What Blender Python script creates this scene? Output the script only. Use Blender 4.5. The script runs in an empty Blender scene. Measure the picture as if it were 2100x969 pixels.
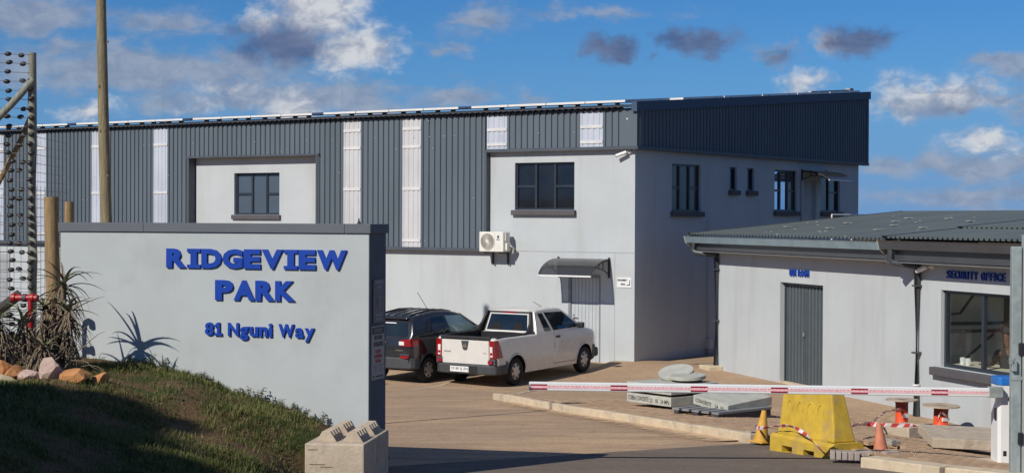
import bpy, bmesh, math, random
import numpy as np
from mathutils import Vector, Matrix, noise as mnoise
R = math.radians
rnd = random.Random(7)
S = bpy.context.scene
COL = S.collection

# ------------------------------------------------------------------ camera, sky, sun
cam = bpy.data.cameras.new("camera")
cam.sensor_width = 36.0
cam.lens = 3431 / 2100 * 36
cam.clip_start, cam.clip_end = 0.1, 6000
camo = bpy.data.objects.new("camera", cam)
COL.objects.link(camo)
camo.matrix_world = (Matrix.Translation((0, 0, 3.4)) @ Matrix.Rotation(R(90 - 0.634), 4, 'X')
                     @ Matrix.Rotation(0.0042, 4, 'Z'))
S.camera = camo
LIGHT = Vector((.607, .674, -.68)).normalized()
SUN_EL = math.asin(-LIGHT.z)
SUN_ROT = math.atan2(-LIGHT.x, -LIGHT.y)
sun = bpy.data.lights.new("sun", 'SUN')
sun.energy, sun.angle, sun.color = 4.3, R(0.5), (1.0, .945, .865)
suno = bpy.data.objects.new("sun", sun)
COL.objects.link(suno)
suno.rotation_euler = LIGHT.to_track_quat('-Z', 'Y').to_euler()
suno.location = (-20, -20, 30)
S.view_settings.view_transform = 'Standard'
S.view_settings.look = 'None'
S.view_settings.gamma = 1
S.view_settings.exposure = 0.0

W = bpy.data.worlds.new("World")
S.world = W
W.use_nodes = True


class NT:
    """small helper to write node trees"""
    def __init__(s, tree):
        s.t = tree

    def n(s, kind, **kw):
        nd = s.t.nodes.new(kind)
        for k, v in kw.items():
            setattr(nd, k, v)
        return nd

    def put(s, sock, v):
        if isinstance(v, bpy.types.NodeSocket):
            s.t.links.new(v, sock)
        elif v is not None:
            sock.default_value = v

    def m(s, op, a, b=None, c=None, clamp=False):
        nd = s.n('ShaderNodeMath', operation=op, use_clamp=clamp)
        for i, v in enumerate((a, b, c)):
            if v is not None:
                s.put(nd.inputs[i], v)
        return nd.outputs[0]

    def v(s, op, a, b=None, c=None):
        nd = s.n('ShaderNodeVectorMath', operation=op)
        for i, x in enumerate((a, b, c)):
            if x is not None:
                s.put(nd.inputs[i], x)
        return nd.outputs['Value'] if op in ('LENGTH', 'DOT_PRODUCT') else nd.outputs[0]

    def noise(s, vec, scale, detail=4, rough=.55, dist=0.):
        nd = s.n('ShaderNodeTexNoise')
        s.put(nd.inputs['Vector'], vec)
        nd.inputs['Scale'].default_value = scale
        nd.inputs['Detail'].default_value = detail
        nd.inputs['Roughness'].default_value = rough
        nd.inputs['Distortion'].default_value = dist
        return nd.outputs[0]

    def mix(s, f, a, b, mode='MIX'):
        nd = s.n('ShaderNodeMix', data_type='RGBA', blend_type=mode)
        s.put(nd.inputs[0], f)
        s.put(nd.inputs[6], a if isinstance(a, bpy.types.NodeSocket) else (*a[:3], 1))
        s.put(nd.inputs[7], b if isinstance(b, bpy.types.NodeSocket) else (*b[:3], 1))
        return nd.outputs[2]

    def ramp(s, f, a, b, smooth=True):
        nd = s.n('ShaderNodeMapRange', interpolation_type='SMOOTHSTEP' if smooth else 'LINEAR')
        s.put(nd.inputs[0], f)
        nd.inputs[1].default_value, nd.inputs[2].default_value = a, b
        return nd.outputs[0]


def build_sky():
    t = NT(W.node_tree)
    bg = W.node_tree.nodes['Background']
    sky = t.n('ShaderNodeTexSky', sky_type='NISHITA')
    sky.sun_disc = False
    sky.sun_elevation, sky.sun_rotation = SUN_EL, SUN_ROT
    sky.altitude, sky.air_density, sky.dust_density, sky.ozone_density = 300, 1.0, 0.0, 5.0
    d = t.n('ShaderNodeTexCoord').outputs['Generated']
    sx = t.n('ShaderNodeSeparateXYZ')
    t.put(sx.inputs[0], d)
    x, y, z = sx.outputs
    az = t.m('ARCTAN2', x, y)
    el = t.m('ARCSINE', z)
    cb = t.n('ShaderNodeCombineXYZ')
    t.put(cb.inputs[0], az)
    t.put(cb.inputs[1], el)
    P = cb.outputs[0]
    wn = t.n('ShaderNodeTexNoise')
    t.put(wn.inputs['Vector'], P)
    wn.inputs['Scale'].default_value = 38
    wn.inputs['Detail'].default_value = 6
    wn.inputs['Roughness'].default_value = .62
    warp = t.v('MULTIPLY_ADD', t.v('SUBTRACT', wn.outputs['Color'], (.5, .5, .5)), (.055, .03, 0), P)
    strat = t.v('MULTIPLY', P, (9, 26, 1))
    fb = t.noise(strat, 2.2, 7, .6, .3)
    fb2 = t.noise(t.v('MULTIPLY', P, (26, 42, 1)), 2.4, 7, .6, .4)

    def blobs(lst):
        acc = None
        for px, py, rx, ry, w in lst:
            c = ((px - 1050) / 3431, (446 - py) / 3431)
            r = (rx / 3431, ry / 3431)
            q = t.v('MULTIPLY', t.v('SUBTRACT', warp, (*c, 0)), (1 / r[0], 1 / r[1], 0))
            v = t.m('MULTIPLY_ADD', t.v('LENGTH', q), -w, w)
            acc = v if acc is None else t.m('MAXIMUM', acc, v)
        return t.m('MAXIMUM', acc, 0.)
    veil = blobs([(300, 150, 520, 75, .9), (60, 40, 200, 75, .7), (560, 200, 420, 60, .9), (900, 190, 260, 45, .6),
                  (985, 45, 130, 50, .5), (940, 95, 120, 26, .5), (1240, 25, 260, 24, .45), (1085, 195, 90, 30, .5),
                  (1980, 210, 320, 55, .8), (2060, 140, 130, 35, .7), (1950, 340, 380, 50, .7), (1570, 120, 80, 32, .7),
                  (2000, 400, 420, 50, .5), (1140, 20, 60, 30, .4), (350, 60, 260, 50, .45)])
    dark = blobs([(590, 92, 135, 62, 1.3), (520, 110, 70, 40, .8), (1245, 96, 74, 44, 1.2), (1435, 88, 112, 44, 1.2),
                  (1745, 92, 115, 50, 1.2), (1575, 122, 62, 26, .7), (1330, 120, 40, 20, .4), (1900, 225, 90, 28, .55)])
    brt = blobs([(645, 22, 150, 85, 1.5), (735, 100, 125, 75, 1.4), (550, 50, 60, 42, 1.0), (200, 240, 95, 42, 1.),
                 (600, 222, 95, 55, 1.), (470, 190, 130, 22, .55), (1640, 180, 75, 42, 1.), (1690, 95, 60, 40, .85),
                 (1900, 190, 170, 55, .95), (2010, 290, 120, 38, 1.), (1810, 215, 120, 40, .8), (420, 230, 80, 24, .6)])
    k1 = t.m('MULTIPLY_ADD', fb, 1.7, -.85)
    k2 = t.m('MULTIPLY_ADD', fb2, 1.5, -.75)
    away = t.ramp(t.v('LENGTH', t.v('MULTIPLY', P, (1 / .36, 1 / .2, 0))), 1., 1.5)
    gen = t.m('MULTIPLY', t.ramp(fb, .44, .62), t.m('MULTIPLY', away, .55))
    av = t.m('MAXIMUM', t.m('MULTIPLY', t.ramp(t.m('ADD', veil, t.m('MULTIPLY', k1, t.m('MINIMUM', t.m('MULTIPLY', veil, 4.), 1.))), .03, .62), .95), gen)
    ad = t.m('MULTIPLY', t.ramp(t.m('ADD', dark, t.m('MULTIPLY', k2, t.m('MINIMUM', t.m('MULTIPLY', dark, 3.), .8))), .02, .95), .92)
    ab = t.m('MULTIPLY', t.ramp(t.m('ADD', brt, t.m('MULTIPLY', k2, t.m('MINIMUM', t.m('MULTIPLY', brt, 3.), .8))), .02, 1.1), .95)
    K = 12.4
    clear = t.mix(1., sky.outputs[0], (.33, .69, 1.08), 'MULTIPLY')
    low = t.ramp(t.m('ABSOLUTE', el), .13, -.01)
    clear = t.mix(t.m('MULTIPLY', low, .92), clear, (.165 * K, .345 * K, .68 * K))
    shade = t.mix(t.ramp(fb2, .3, .7), (.27 * K, .32 * K, .44 * K), (.42 * K, .46 * K, .55 * K))
    c = t.mix(t.m('MULTIPLY', av, .8), clear, shade)
    wht = t.mix(t.ramp(fb2, .35, .62), (.42 * K, .46 * K, .56 * K), (.74 * K, .76 * K, .80 * K))
    c = t.mix(ab, c, wht)
    drk = t.mix(t.ramp(fb, .35, .65), (.085 * K, .13 * K, .27 * K), (.16 * K, .21 * K, .36 * K))
    c = t.mix(ad, c, drk)
    t.put(bg.inputs[0], c)
    bg.inputs[1].default_value = .070


build_sky()

# ------------------------------------------------------------------ materials
MATS = {}


def mat(name, col, rough=.7, metal=0., var=.12, vscale=3., bump=0., bscale=40., stain=None, stain_amt=.5, stain_scale=1.5,
        spec=.5, coat=0., stretch=None, stain_stretch=None):
    """painted / mineral surface: base colour with soft variation, optional stains and fine relief"""
    if name in MATS:
        return MATS[name]
    m = bpy.data.materials.new(name)
    m.use_nodes = True
    t = NT(m.node_tree)
    b = m.node_tree.nodes['Principled BSDF']
    co = t.n('ShaderNodeTexCoord').outputs['Object']
    if stretch:
        co2 = t.v('MULTIPLY', co, stretch)
    else:
        co2 = co
    n1 = t.noise(co2, vscale, 5, .6)
    lo = tuple(c * (1 - var) for c in col)
    hi = tuple(min(1, c * (1 + var)) for c in col)
    c = t.mix(t.ramp(n1, .3, .7), lo, hi)
    if stain:
        n2 = t.noise(t.v('MULTIPLY', co, stain_stretch) if stain_stretch else co2, stain_scale, 6, .65, .2)
        c = t.mix(t.m('MULTIPLY', t.ramp(n2, .5, .68), stain_amt), c, stain)
    t.put(b.inputs['Base Color'], c)
    r = t.m('MULTIPLY_ADD', n1, .2, rough - .1, clamp=True)
    t.put(b.inputs['Roughness'], r)
    b.inputs['Metallic'].default_value = metal
    b.inputs['Specular IOR Level'].default_value = spec
    b.inputs['Coat Weight'].default_value = coat
    if bump:
        bn = t.n('ShaderNodeBump')
        bn.inputs['Strength'].default_value = bump
        bn.inputs['Distance'].default_value = .02
        t.put(bn.inputs['Height'], t.noise(co, bscale, 4, .6))
        t.put(b.inputs['Normal'], bn.outputs[0])
    MATS[name] = m
    return m


def glass(name, tint, opaque=.3, rough=.03):
    """pane: fresnel reflection over a partly see-through tinted sheet"""
    m = bpy.data.materials.new(name)
    m.use_nodes = True
    t = NT(m.node_tree)
    nt = m.node_tree
    out = nt.nodes['Material Output']
    nt.nodes.remove(nt.nodes['Principled BSDF'])
    tr = t.n('ShaderNodeBsdfTransparent')
    tr.inputs[0].default_value = (*tint, 1)
    df = t.n('ShaderNodeBsdfDiffuse')
    df.inputs[0].default_value = (*[c * .25 for c in tint], 1)
    gl = t.n('ShaderNodeBsdfGlossy')
    gl.inputs['Roughness'].default_value = rough
    mx = t.n('ShaderNodeMixShader')
    mx.inputs[0].default_value = opaque
    t.put(mx.inputs[1], tr.outputs[0])
    t.put(mx.inputs[2], df.outputs[0])
    fr = t.n('ShaderNodeFresnel')
    fr.inputs[0].default_value = 1.6
    m2 = t.n('ShaderNodeMixShader')
    face = t.m('SUBTRACT', 1., t.n('ShaderNodeNewGeometry').outputs['Backfacing'])      # only the outer face of a pane mirrors
    t.put(m2.inputs[0], t.m('MULTIPLY', fr.outputs[0], face))
    t.put(m2.inputs[1], mx.outputs[0])
    t.put(m2.inputs[2], gl.outputs[0])
    t.put(out.inputs[0], m2.outputs[0])
    MATS[name] = m
    return m


STUCCO = mat('grey_stucco', (.47, .50, .505), .92, var=.04, vscale=.8, bump=.35, bscale=55, spec=.2, stain=(.38, .38, .36), stain_amt=.33, stain_scale=1.1,
             stain_stretch=(1.6, 1.6, .22))
STUCCO_SIGN = mat('sign_stucco', (.43, .46, .455), .92, var=.04, vscale=1.2, bump=.22, bscale=95, spec=.2,
                  stain=(.33, .31, .27), stain_amt=.25, stain_scale=.9)
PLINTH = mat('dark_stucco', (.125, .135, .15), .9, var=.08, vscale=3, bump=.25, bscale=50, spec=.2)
CLAD = mat('slate_sheet_metal', (.108, .134, .158), .62, var=.09, vscale=.7, spec=.18, stretch=(1, 1, .25))
CLADF = mat('slate_flashing', (.075, .085, .10), .5, var=.08, vscale=2, spec=.35)
FASCIA = mat('navy_fascia', (.055, .085, .135), .55, var=.05, vscale=1, spec=.25)
TRANS = mat('milky_translucent_sheet', (.46, .495, .56), .4, var=.10, vscale=1.3, spec=.4, stretch=(1, 1, .5))
TRANSW = mat('warm_translucent_sheet', (.52, .52, .525), .4, var=.08, vscale=1.3, spec=.4, stretch=(1, 1, .5))
GIRT = mat('pale_girt', (.62, .615, .60), .5, var=.08)
FRAME = mat('charcoal_aluminium', (.028, .036, .048), .35, var=.05, spec=.5)
SILL = mat('brown_grey_sill', (.085, .08, .085), .8, var=.1, bump=.15)
PANE_D = mat('dark_pane', (.012, .014, .02), .04, var=.3, vscale=1.5, spec=.6)
PANE_B = mat('blue_grey_pane', (.075, .10, .13), .12, var=.05, spec=.5)
PANE_C = mat('curtained_pane', (.075, .07, .066), .12, var=.35, vscale=2.5, spec=.5, stretch=(3, 3, .3))
PANE_S = mat('sky_reflecting_pane', (.55, .68, .82), .03, metal=1., var=.02)
WHITE = mat('white_paint', (.74, .74, .72), .45, var=.03)
CREAM = mat('cream_plastic', (.74, .72, .64), .45, var=.03)
BLACK = mat('black_plastic', (.018, .018, .02), .5, var=.2)
DGREY = mat('dark_grey_plastic', (.05, .053, .057), .6, var=.12, bump=.05)
BLUE = mat('blue_letter', (.003, .045, .33), .45, var=.06, spec=.4)
GALV = mat('galvanised_steel', (.36, .41, .39), .5, metal=.35, var=.14, vscale=8, stain=(.28, .30, .27), stain_scale=5)
GATEG = mat('grey_green_gate_paint', (.34, .37, .35), .5, var=.06, vscale=2)
CONC = mat('grey_concrete', (.43, .43, .37), .9, var=.12, vscale=4, bump=.3, bscale=35, stain=(.33, .32, .27), stain_scale=3)
CONCB = mat('dusty_concrete', (.47, .39, .29), .95, var=.13, vscale=4, bump=.4, bscale=25, stain=(.24, .19, .14), stain_amt=.55, stain_scale=3.5)
KERB = mat('cream_kerb', (.56, .46, .32), .95, var=.12, vscale=5, bump=.4, bscale=30, stain=(.27, .25, .21), stain_amt=.6, stain_scale=2.5)
PAVER = mat('dusty_paver', (.40, .268, .16), .95, var=.14, vscale=9, bump=.3, bscale=60, stain=(.46, .33, .21), stain_scale=.7, stain_amt=.6)


def vary_pieces(m, amt):
    """each loose piece of a material gets its own slight shade"""
    t = NT(m.node_tree)
    b = m.node_tree.nodes['Principled BSDF']
    old = b.inputs['Base Color'].links[0].from_socket
    r = t.m('FRACT', t.m('ADD', t.n('ShaderNodeNewGeometry').outputs['Random Per Island'], t.n('ShaderNodeObjectInfo').outputs['Random']))
    k = t.m('MULTIPLY_ADD', r, 2 * amt, 1 - amt)
    t.put(b.inputs['Base Color'], t.v('SCALE', old))
    b.inputs['Base Color'].links[0].from_node.inputs['Scale'].default_value = 1
    t.put(b.inputs['Base Color'].links[0].from_node.inputs['Scale'], k)


vary_pieces(PAVER, .17)
PAVERG = mat('grey_paver', (.36, .31, .27), .95, var=.15, vscale=6, bump=.35, bscale=50, stain=(.44, .33, .22), stain_scale=4)
RUST = mat('red_pipe', (.36, .012, .018), .45, var=.12)
STEEL = mat('bright_steel', (.6, .6, .6), .3, metal=.9, var=.1)
WIRE = mat('fence_wire', (.22, .22, .21), .5, metal=.5, var=.1)
POLE = mat('weathered_pole', (.225, .19, .11), .9, var=.25, vscale=5, bump=.5, bscale=14, stretch=(6, 6, .5), stain=(.12, .10, .07), stain_scale=2)
POLEG = mat('treated_pole', (.23, .235, .19), .9, var=.22, vscale=5, bump=.5, bscale=14, stretch=(6, 6, .5), stain=(.12, .12, .09), stain_scale=2)
POLEB = mat('brown_post', (.27, .185, .09), .9, var=.25, vscale=5, bump=.5, bscale=14, stretch=(6, 6, .5), stain=(.10, .07, .04), stain_scale=2)
YELLOW = mat('faded_yellow_plastic', (.52, .35, .035), .7, var=.13, vscale=5, bump=.2, bscale=20, stain=(.40, .27, .10), stain_amt=.75, stain_scale=3.2)
CONEY = mat('dusty_yellow_cone', (.60, .33, .04), .65, var=.15, vscale=8, stain=(.42, .28, .12), stain_scale=8)
CONEO = mat('faded_orange_cone', (.55, .20, .11), .65, var=.15, vscale=8, stain=(.5, .3, .2), stain_scale=6)
ORANGE = mat('orange_drum', (.75, .085, .02), .5, var=.1)
DRED = mat('dark_red_drum', (.16, .015, .01), .6, var=.1)
PLY = mat('weathered_plywood', (.42, .34, .25), .9, var=.15, vscale=7, stain=(.3, .25, .2), stain_scale=5)
TAPER = mat('red_tape', (.58, .07, .07), .5, var=.1)
TAPEW = mat('white_tape', (.78, .70, .70), .5, var=.05)
REDR = mat('deep_red_reflector', (.30, .012, .03), .35, var=.15)
PINK = mat('pink_led_strip', (.80, .46, .48), .5, var=.16, vscale=30, stretch=(1, 1, 1))
BLUEC = mat('blue_cap', (.02, .16, .50), .4, var=.04)
ROOFG = mat('grey_green_roof_sheet', (.115, .135, .13), .45, var=.10, vscale=1.2, spec=.5, stretch=(1, .3, 1))
GUTTER = mat('blue_grey_gutter', (.19, .26, .29), .3, var=.12, vscale=2, spec=.6)
GUTTERD = mat('charcoal_gutter', (.06, .065, .07), .35, var=.1, spec=.5)
PUTTY = mat('pale_gutter_end', (.50, .48, .40), .6, var=.08)
CARW = mat('white_car_paint', (.66, .64, .59), .28, var=.03, spec=.5, coat=.6)
CARG = mat('dark_grey_car_paint', (.022, .023, .026), .25, var=.1, metal=.2, spec=.5, coat=.7)
TYRE = mat('tyre_rubber', (.016, .016, .017), .85, var=.2, bump=.2)
HUB = mat('silver_hubcap', (.48, .46, .42), .4, metal=.5, var=.05)
CGLASS = mat('car_glass', (.012, .02, .024), .03, var=.3, vscale=1.2, spec=.8)
CGLASSG = mat('green_car_glass', (.24, .34, .33), .03, var=.15, vscale=1.5, spec=.8)  # pale base stands in for the sunlit wall seen through the glass
LRED = mat('red_tail_lamp', (.27, .005, .010), .15, var=.15, spec=.7)
LWHT = mat('clear_lamp', (.72, .70, .68), .15, var=.08, spec=.7)
CHROME = mat('chrome', (.8, .8, .8), .12, metal=1., var=.03)
ROCKP = mat('pale_pink_rock', (.46, .33, .27), .95, var=.2, vscale=5, bump=.8, bscale=9, stain=(.3, .2, .15), stain_scale=4)
ROCKO = mat('orange_rock', (.44, .20, .07), .95, var=.25, vscale=5, bump=.8, bscale=9, stain=(.2, .11, .06), stain_scale=4)
ALOEG = mat('grey_green_aloe_leaf', (.13, .135, .07), .6, var=.3, vscale=6, stain=(.16, .09, .05), stain_scale=5)
ALOED = mat('dry_aloe_leaf', (.20, .155, .105), .9, var=.35, vscale=8, stain=(.10, .07, .05), stain_scale=6)
STEM = mat('aloe_stem', (.22, .16, .10), .95, var=.3, vscale=10, bump=.8, bscale=20)
LEAF = mat('weed_leaf', (.085, .115, .035), .7, var=.35, vscale=6)
TLEAF = mat('tree_leaf', (.05, .075, .025), .7, var=.35, vscale=2)
BARK = mat('bark', (.10, .08, .06), .95, var=.3, vscale=6, bump=.8, bscale=12)
SKIN = mat('brown_skin', (.14, .065, .04), .55, var=.08)
CLOTHD = mat('dark_uniform', (.02, .022, .026), .9, var=.2)
INWALL = mat('pale_interior_wall', (.78, .79, .76), .9, var=.05)
DESK = mat('pale_desk', (.66, .62, .50), .5, var=.05)
SIGNW = mat('white_sign_face', (.72, .72, .71), .5, var=.03)
SIGNG = mat('grey_sign_face', (.30, .29, .28), .5, var=.06)
SIGNN = mat('navy_sign_face', (.055, .06, .085), .45, var=.08)
SIGNL = mat('muted_sign_print', (.16, .17, .20), .5, var=.1)
INK = mat('black_ink', (.02, .02, .022), .6, var=.1)
INKR = mat('red_ink', (.42, .03, .04), .6, var=.1)
LAMPG = mat('grey_lamp', (.3, .3, .3), .5)
SMOKE = glass('smoked_polycarbonate', (.42, .425, .44), .36, .08)
CLEAR = glass('office_pane', (.95, .97, .96), .012, .02)


def ground_mat():
    m = bpy.data.materials.new('grassy_soil')
    m.use_nodes = True
    t = NT(m.node_tree)
    b = m.node_tree.nodes['Principled BSDF']
    co = t.n('ShaderNodeTexCoord').outputs['Object']
    n1 = t.noise(co, .9, 6, .65, .3)
    n2 = t.noise(co, 9, 5, .6)
    soil = t.mix(n2, (.10, .062, .035), (.20, .125, .07))
    grn = t.mix(n2, (.035, .05, .014), (.085, .10, .03))
    c = t.mix(t.ramp(n1, .42, .56), grn, soil)
    t.put(b.inputs['Base Color'], c)
    b.inputs['Roughness'].default_value = .95
    b.inputs['Specular IOR Level'].default_value = .1
    bn = t.n('ShaderNodeBump')
    bn.inputs['Strength'].default_value = .7
    bn.inputs['Distance'].default_value = .06
    t.put(bn.inputs['Height'], t.noise(co, 14, 6, .7))
    t.put(b.inputs['Normal'], bn.outputs[0])
    return m


def road_mat(name, a, bb, dust, dust_lo, dust_hi, streak_dir, specks):
    """dusty trafficked surface: fine grain, wheel streaks along the drive, sand patches"""
    m = bpy.data.materials.new(name)
    m.use_nodes = True
    t = NT(m.node_tree)
    b = m.node_tree.nodes['Principled BSDF']
    co = t.n('ShaderNodeTexCoord').outputs['Object']
    mp = t.n('ShaderNodeMapping')
    t.put(mp.inputs[0], co)
    mp.inputs['Rotation'].default_value = (0, 0, streak_dir)
    mp.inputs['Scale'].default_value = (.30, 1.7, 1)
    st = t.noise(mp.outputs[0], 1.5, 9, .68, .9)
    fine = t.noise(co, 20, 5, .75)
    big = t.noise(co, .35, 5, .6, .3)
    c = t.mix(t.ramp(st, .33, .67), a, bb)
    c = t.mix(t.m('MULTIPLY', t.ramp(t.m('ADD', t.m('MULTIPLY', big, .6), t.m('MULTIPLY', st, .4)), dust_lo, dust_hi), .75), c, dust)
    c = t.mix(t.m('MULTIPLY', t.ramp(fine, .38, .68), .6), c, t.mix(.55, c, (.06, .045, .035)))
    blot = t.noise(co, 1.1, 8, .7, .6)
    c = t.mix(t.m('MULTIPLY', t.ramp(blot, .52, .70), .42), c, t.mix(.5, c, (.10, .075, .055)))
    mp2 = t.n('ShaderNodeMapping')
    t.put(mp2.inputs[0], co)
    mp2.inputs['Rotation'].default_value = (0, 0, streak_dir + .45)
    mp2.inputs['Scale'].default_value = (.18, 3.2, 1)
    tyre = t.noise(mp2.outputs[0], 1.3, 8, .7, .6)
    c = t.mix(t.m('MULTIPLY', t.ramp(tyre, .56, .68), .30), c, t.mix(.6, c, (.09, .07, .055)))
    grit = t.noise(co, 52, 3, .7)
    c = t.mix(t.m('MULTIPLY', t.ramp(grit, .54, .70), .6), c, t.mix(.6, c, (.62, .50, .36)))
    if specks:
        sp = t.noise(co, 6, 3, .5)
        c = t.mix(t.m('MULTIPLY', t.ramp(sp, .70, .76), .5), c, (.07, .055, .045))
    t.put(b.inputs['Base Color'], c)
    b.inputs['Roughness'].default_value = .93
    b.inputs['Specular IOR Level'].default_value = .2
    bn = t.n('ShaderNodeBump')
    bn.inputs['Strength'].default_value = .35
    bn.inputs['Distance'].default_value = .012
    t.put(bn.inputs['Height'], fine)
    t.put(b.inputs['Normal'], bn.outputs[0])
    return m


SOIL = ground_mat()
DRIVE = road_mat('dusty_driveway', (.38, .262, .168), (.49, .345, .222), (.60, .41, .235), .46, .64, R(38), True)
ASPH = road_mat('worn_asphalt', (.15, .122, .098), (.20, .16, .125), (.27, .20, .14), .53, .70, R(25), True)


# ------------------------------------------------------------------ mesh helpers
class MB:
    def __init__(s):
        s.v, s.f, s.mi = [], [], []

    def add(s, vs, fs, mi=0):
        o = len(s.v)
        s.v += [tuple(p) for p in vs]
        s.f += [tuple(i + o for i in f) for f in fs]
        s.mi += [mi] * len(fs)
        return s

    def box(s, x0, x1, y0, y1, z0, z1, mi=0):
        return s.add([(x0, y0, z0), (x1, y0, z0), (x1, y1, z0), (x0, y1, z0), (x0, y0, z1), (x1, y0, z1), (x1, y1, z1), (x0, y1, z1)],
                     [(0, 3, 2, 1), (4, 5, 6, 7), (0, 1, 5, 4), (1, 2, 6, 5), (2, 3, 7, 6), (3, 0, 4, 7)], mi)

    def quad(s, a, b, c, d, mi=0):
        return s.add([a, b, c, d], [(0, 1, 2, 3)], mi)

    def tube(s, pts, r, n=8, mi=0, cap=True):
        pts = [Vector(p) for p in pts]
        rs = r if isinstance(r, (list, tuple)) else [r] * len(pts)
        vs, fs = [], []
        for i, p in enumerate(pts):
            d = (pts[min(i + 1, len(pts) - 1)] - pts[max(i - 1, 0)]).normalized()
            a = d.cross(Vector((0, 0, 1)))
            if a.length < 1e-3:
                a = d.cross(Vector((0, 1, 0)))
            a.normalize()
            b = d.cross(a)
            for k in range(n):
                t = 2 * math.pi * k / n
                vs.append(p + (a * math.cos(t) + b * math.sin(t)) * rs[i])
        for i in range(len(pts) - 1):
            for k in range(n):
                k2 = (k + 1) % n
                fs.append((i * n + k, i * n + k2, (i + 1) * n + k2, (i + 1) * n + k))
        if cap:
            fs.append(tuple(range(n - 1, -1, -1)))
            fs.append(tuple((len(pts) - 1) * n + k for k in range(n)))
        return s.add(vs, fs, mi)

    def lathe(s, prof, axis='Z', n=20, c=(0, 0, 0), mi=0, cap=True):
        """prof: list of (radius, height along axis)"""
        vs, fs = [], []
        for r, h in prof:
            for k in range(n):
                t = 2 * math.pi * k / n
                x, y = r * math.cos(t), r * math.sin(t)
                p = {'Z': (x, y, h), 'Y': (x, h, y), 'X': (h, x, y)}[axis]
                vs.append((p[0] + c[0], p[1] + c[1], p[2] + c[2]))
        for i in range(len(prof) - 1):
            for k in range(n):
                k2 = (k + 1) % n
                f = (i * n + k, i * n + k2, (i + 1) * n + k2, (i + 1) * n + k)
                fs.append(f if axis != 'Y' else f[::-1])
        if cap:
            fs.append(tuple(range(n)))
            fs.append(tuple((len(prof) - 1) * n + k for k in range(n)))
        return s.add(vs, fs, mi)

    def prism(s, poly, y0, y1, plane='XZ', mi=0):
        n = len(poly)

        def P(a, b, h):
            return {'XZ': (a, h, b), 'XY': (a, b, h), 'YZ': (h, a, b)}[plane]
        vs = [P(a, b, y0) for a, b in poly] + [P(a, b, y1) for a, b in poly]
        fs = [tuple(range(n)), tuple(range(2 * n - 1, n - 1, -1))]
        fs += [(i, i + n, (i + 1) % n + n, (i + 1) % n) for i in range(n)]
        return s.add(vs, fs, mi)

    def build(s, name, mats, parent=None, bevel=0, smooth=None, segs=2):
        me = bpy.data.meshes.new(name)
        me.from_pydata(s.v, [], s.f)
        bm = bmesh.new()
        bm.from_mesh(me)
        bmesh.ops.recalc_face_normals(bm, faces=bm.faces)
        bm.to_mesh(me)
        bm.free()
        for m in (mats if isinstance(mats, (list, tuple)) else [mats]):
            me.materials.append(m)
        if any(s.mi):
            me.polygons.foreach_set('material_index', s.mi)
        if smooth is not None:
            me.polygons.foreach_set('use_smooth', [True] * len(me.polygons))
            me.set_sharp_from_angle(angle=R(smooth))
        return link(name, me, parent, bevel, segs)


def link(name, me, parent=None, bevel=0, segs=2):
    o = bpy.data.objects.new(name, me)
    COL.objects.link(o)
    if parent:
        o.parent = parent
    if bevel:
        b = o.modifiers.new('bevel', 'BEVEL')
        b.width, b.segments, b.limit_method, b.angle_limit = bevel, segs, 'ANGLE', R(40)
    return o


def tag(o, label, cat, group=None):
    o['label'], o['category'] = label, cat
    if group:
        o['group'] = group
    return o


def thing(name, label, cat, loc=(0, 0, 0), rz=0., group=None):
    o = bpy.data.objects.new(name, None)
    COL.objects.link(o)
    o.location, o.rotation_euler = loc, (0, 0, rz)
    o.empty_display_size = .2
    return tag(o, label, cat, group)


def kids(o):
    return [c for c in bpy.data.objects if c.parent is o]


def copy_tree(o, parent=None):
    c = o.copy()
    COL.objects.link(c)
    if parent:
        c.parent = parent
    for k in kids(o):
        copy_tree(k, c)
    return c


def bake(o):
    """apply an object's modifiers into plain mesh data"""
    dg = bpy.context.evaluated_depsgraph_get()
    dg.update()
    me = bpy.data.meshes.new_from_object(o.evaluated_get(dg))
    o.modifiers.clear()
    o.data = me
    return o


def text_mesh(txt, size, depth=0., bold=0., sx=1., center=False):
    """mesh of a text in the built-in font: x right, y up, extruded along z"""
    cu = bpy.data.curves.new('lettering', 'FONT')
    cu.body, cu.size, cu.extrude, cu.offset = txt, size, depth / 2, bold
    cu.resolution_u = 3
    if center:
        cu.align_x = 'CENTER'
    o = bpy.data.objects.new('lettering', cu)
    COL.objects.link(o)
    dg = bpy.context.evaluated_depsgraph_get()
    dg.update()
    me = bpy.data.meshes.new_from_object(o.evaluated_get(dg))
    bpy.data.objects.remove(o)
    bpy.data.curves.remove(cu)
    if sx != 1.:
        me.transform(Matrix.Diagonal((sx, 1, 1, 1)))
    return me


def put_text(name, txt, m, parent, loc, rot, size, depth=0., bold=0., sx=1., width=None, height=None, center=False):
    me = text_mesh(txt, size, depth, bold, sx, center)
    xs = [v.co.x for v in me.vertices]
    ys = [v.co.y for v in me.vertices]
    if width and xs:
        k = width / (max(xs) - min(xs))
        ky = height / (max(ys) - min(ys)) if height else 1
        me.transform(Matrix.Diagonal((k, ky, 1, 1)) @ Matrix.Translation((-min(xs), -min(ys), 0)))
        if center:
            me.transform(Matrix.Translation((-width / 2, 0, 0)))
    me.materials.clear()
    me.materials.append(m)
    o = link(name, me, parent)
    o.location, o.rotation_euler = loc, rot
    return o


FRONT = (R(90), 0, 0)          # lettering on a face that looks along local -Y


def ssm(a, b, x):
    t = min(1, max(0, (x - a) / (b - a)))
    return t * t * (3 - 2 * t)


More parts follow.
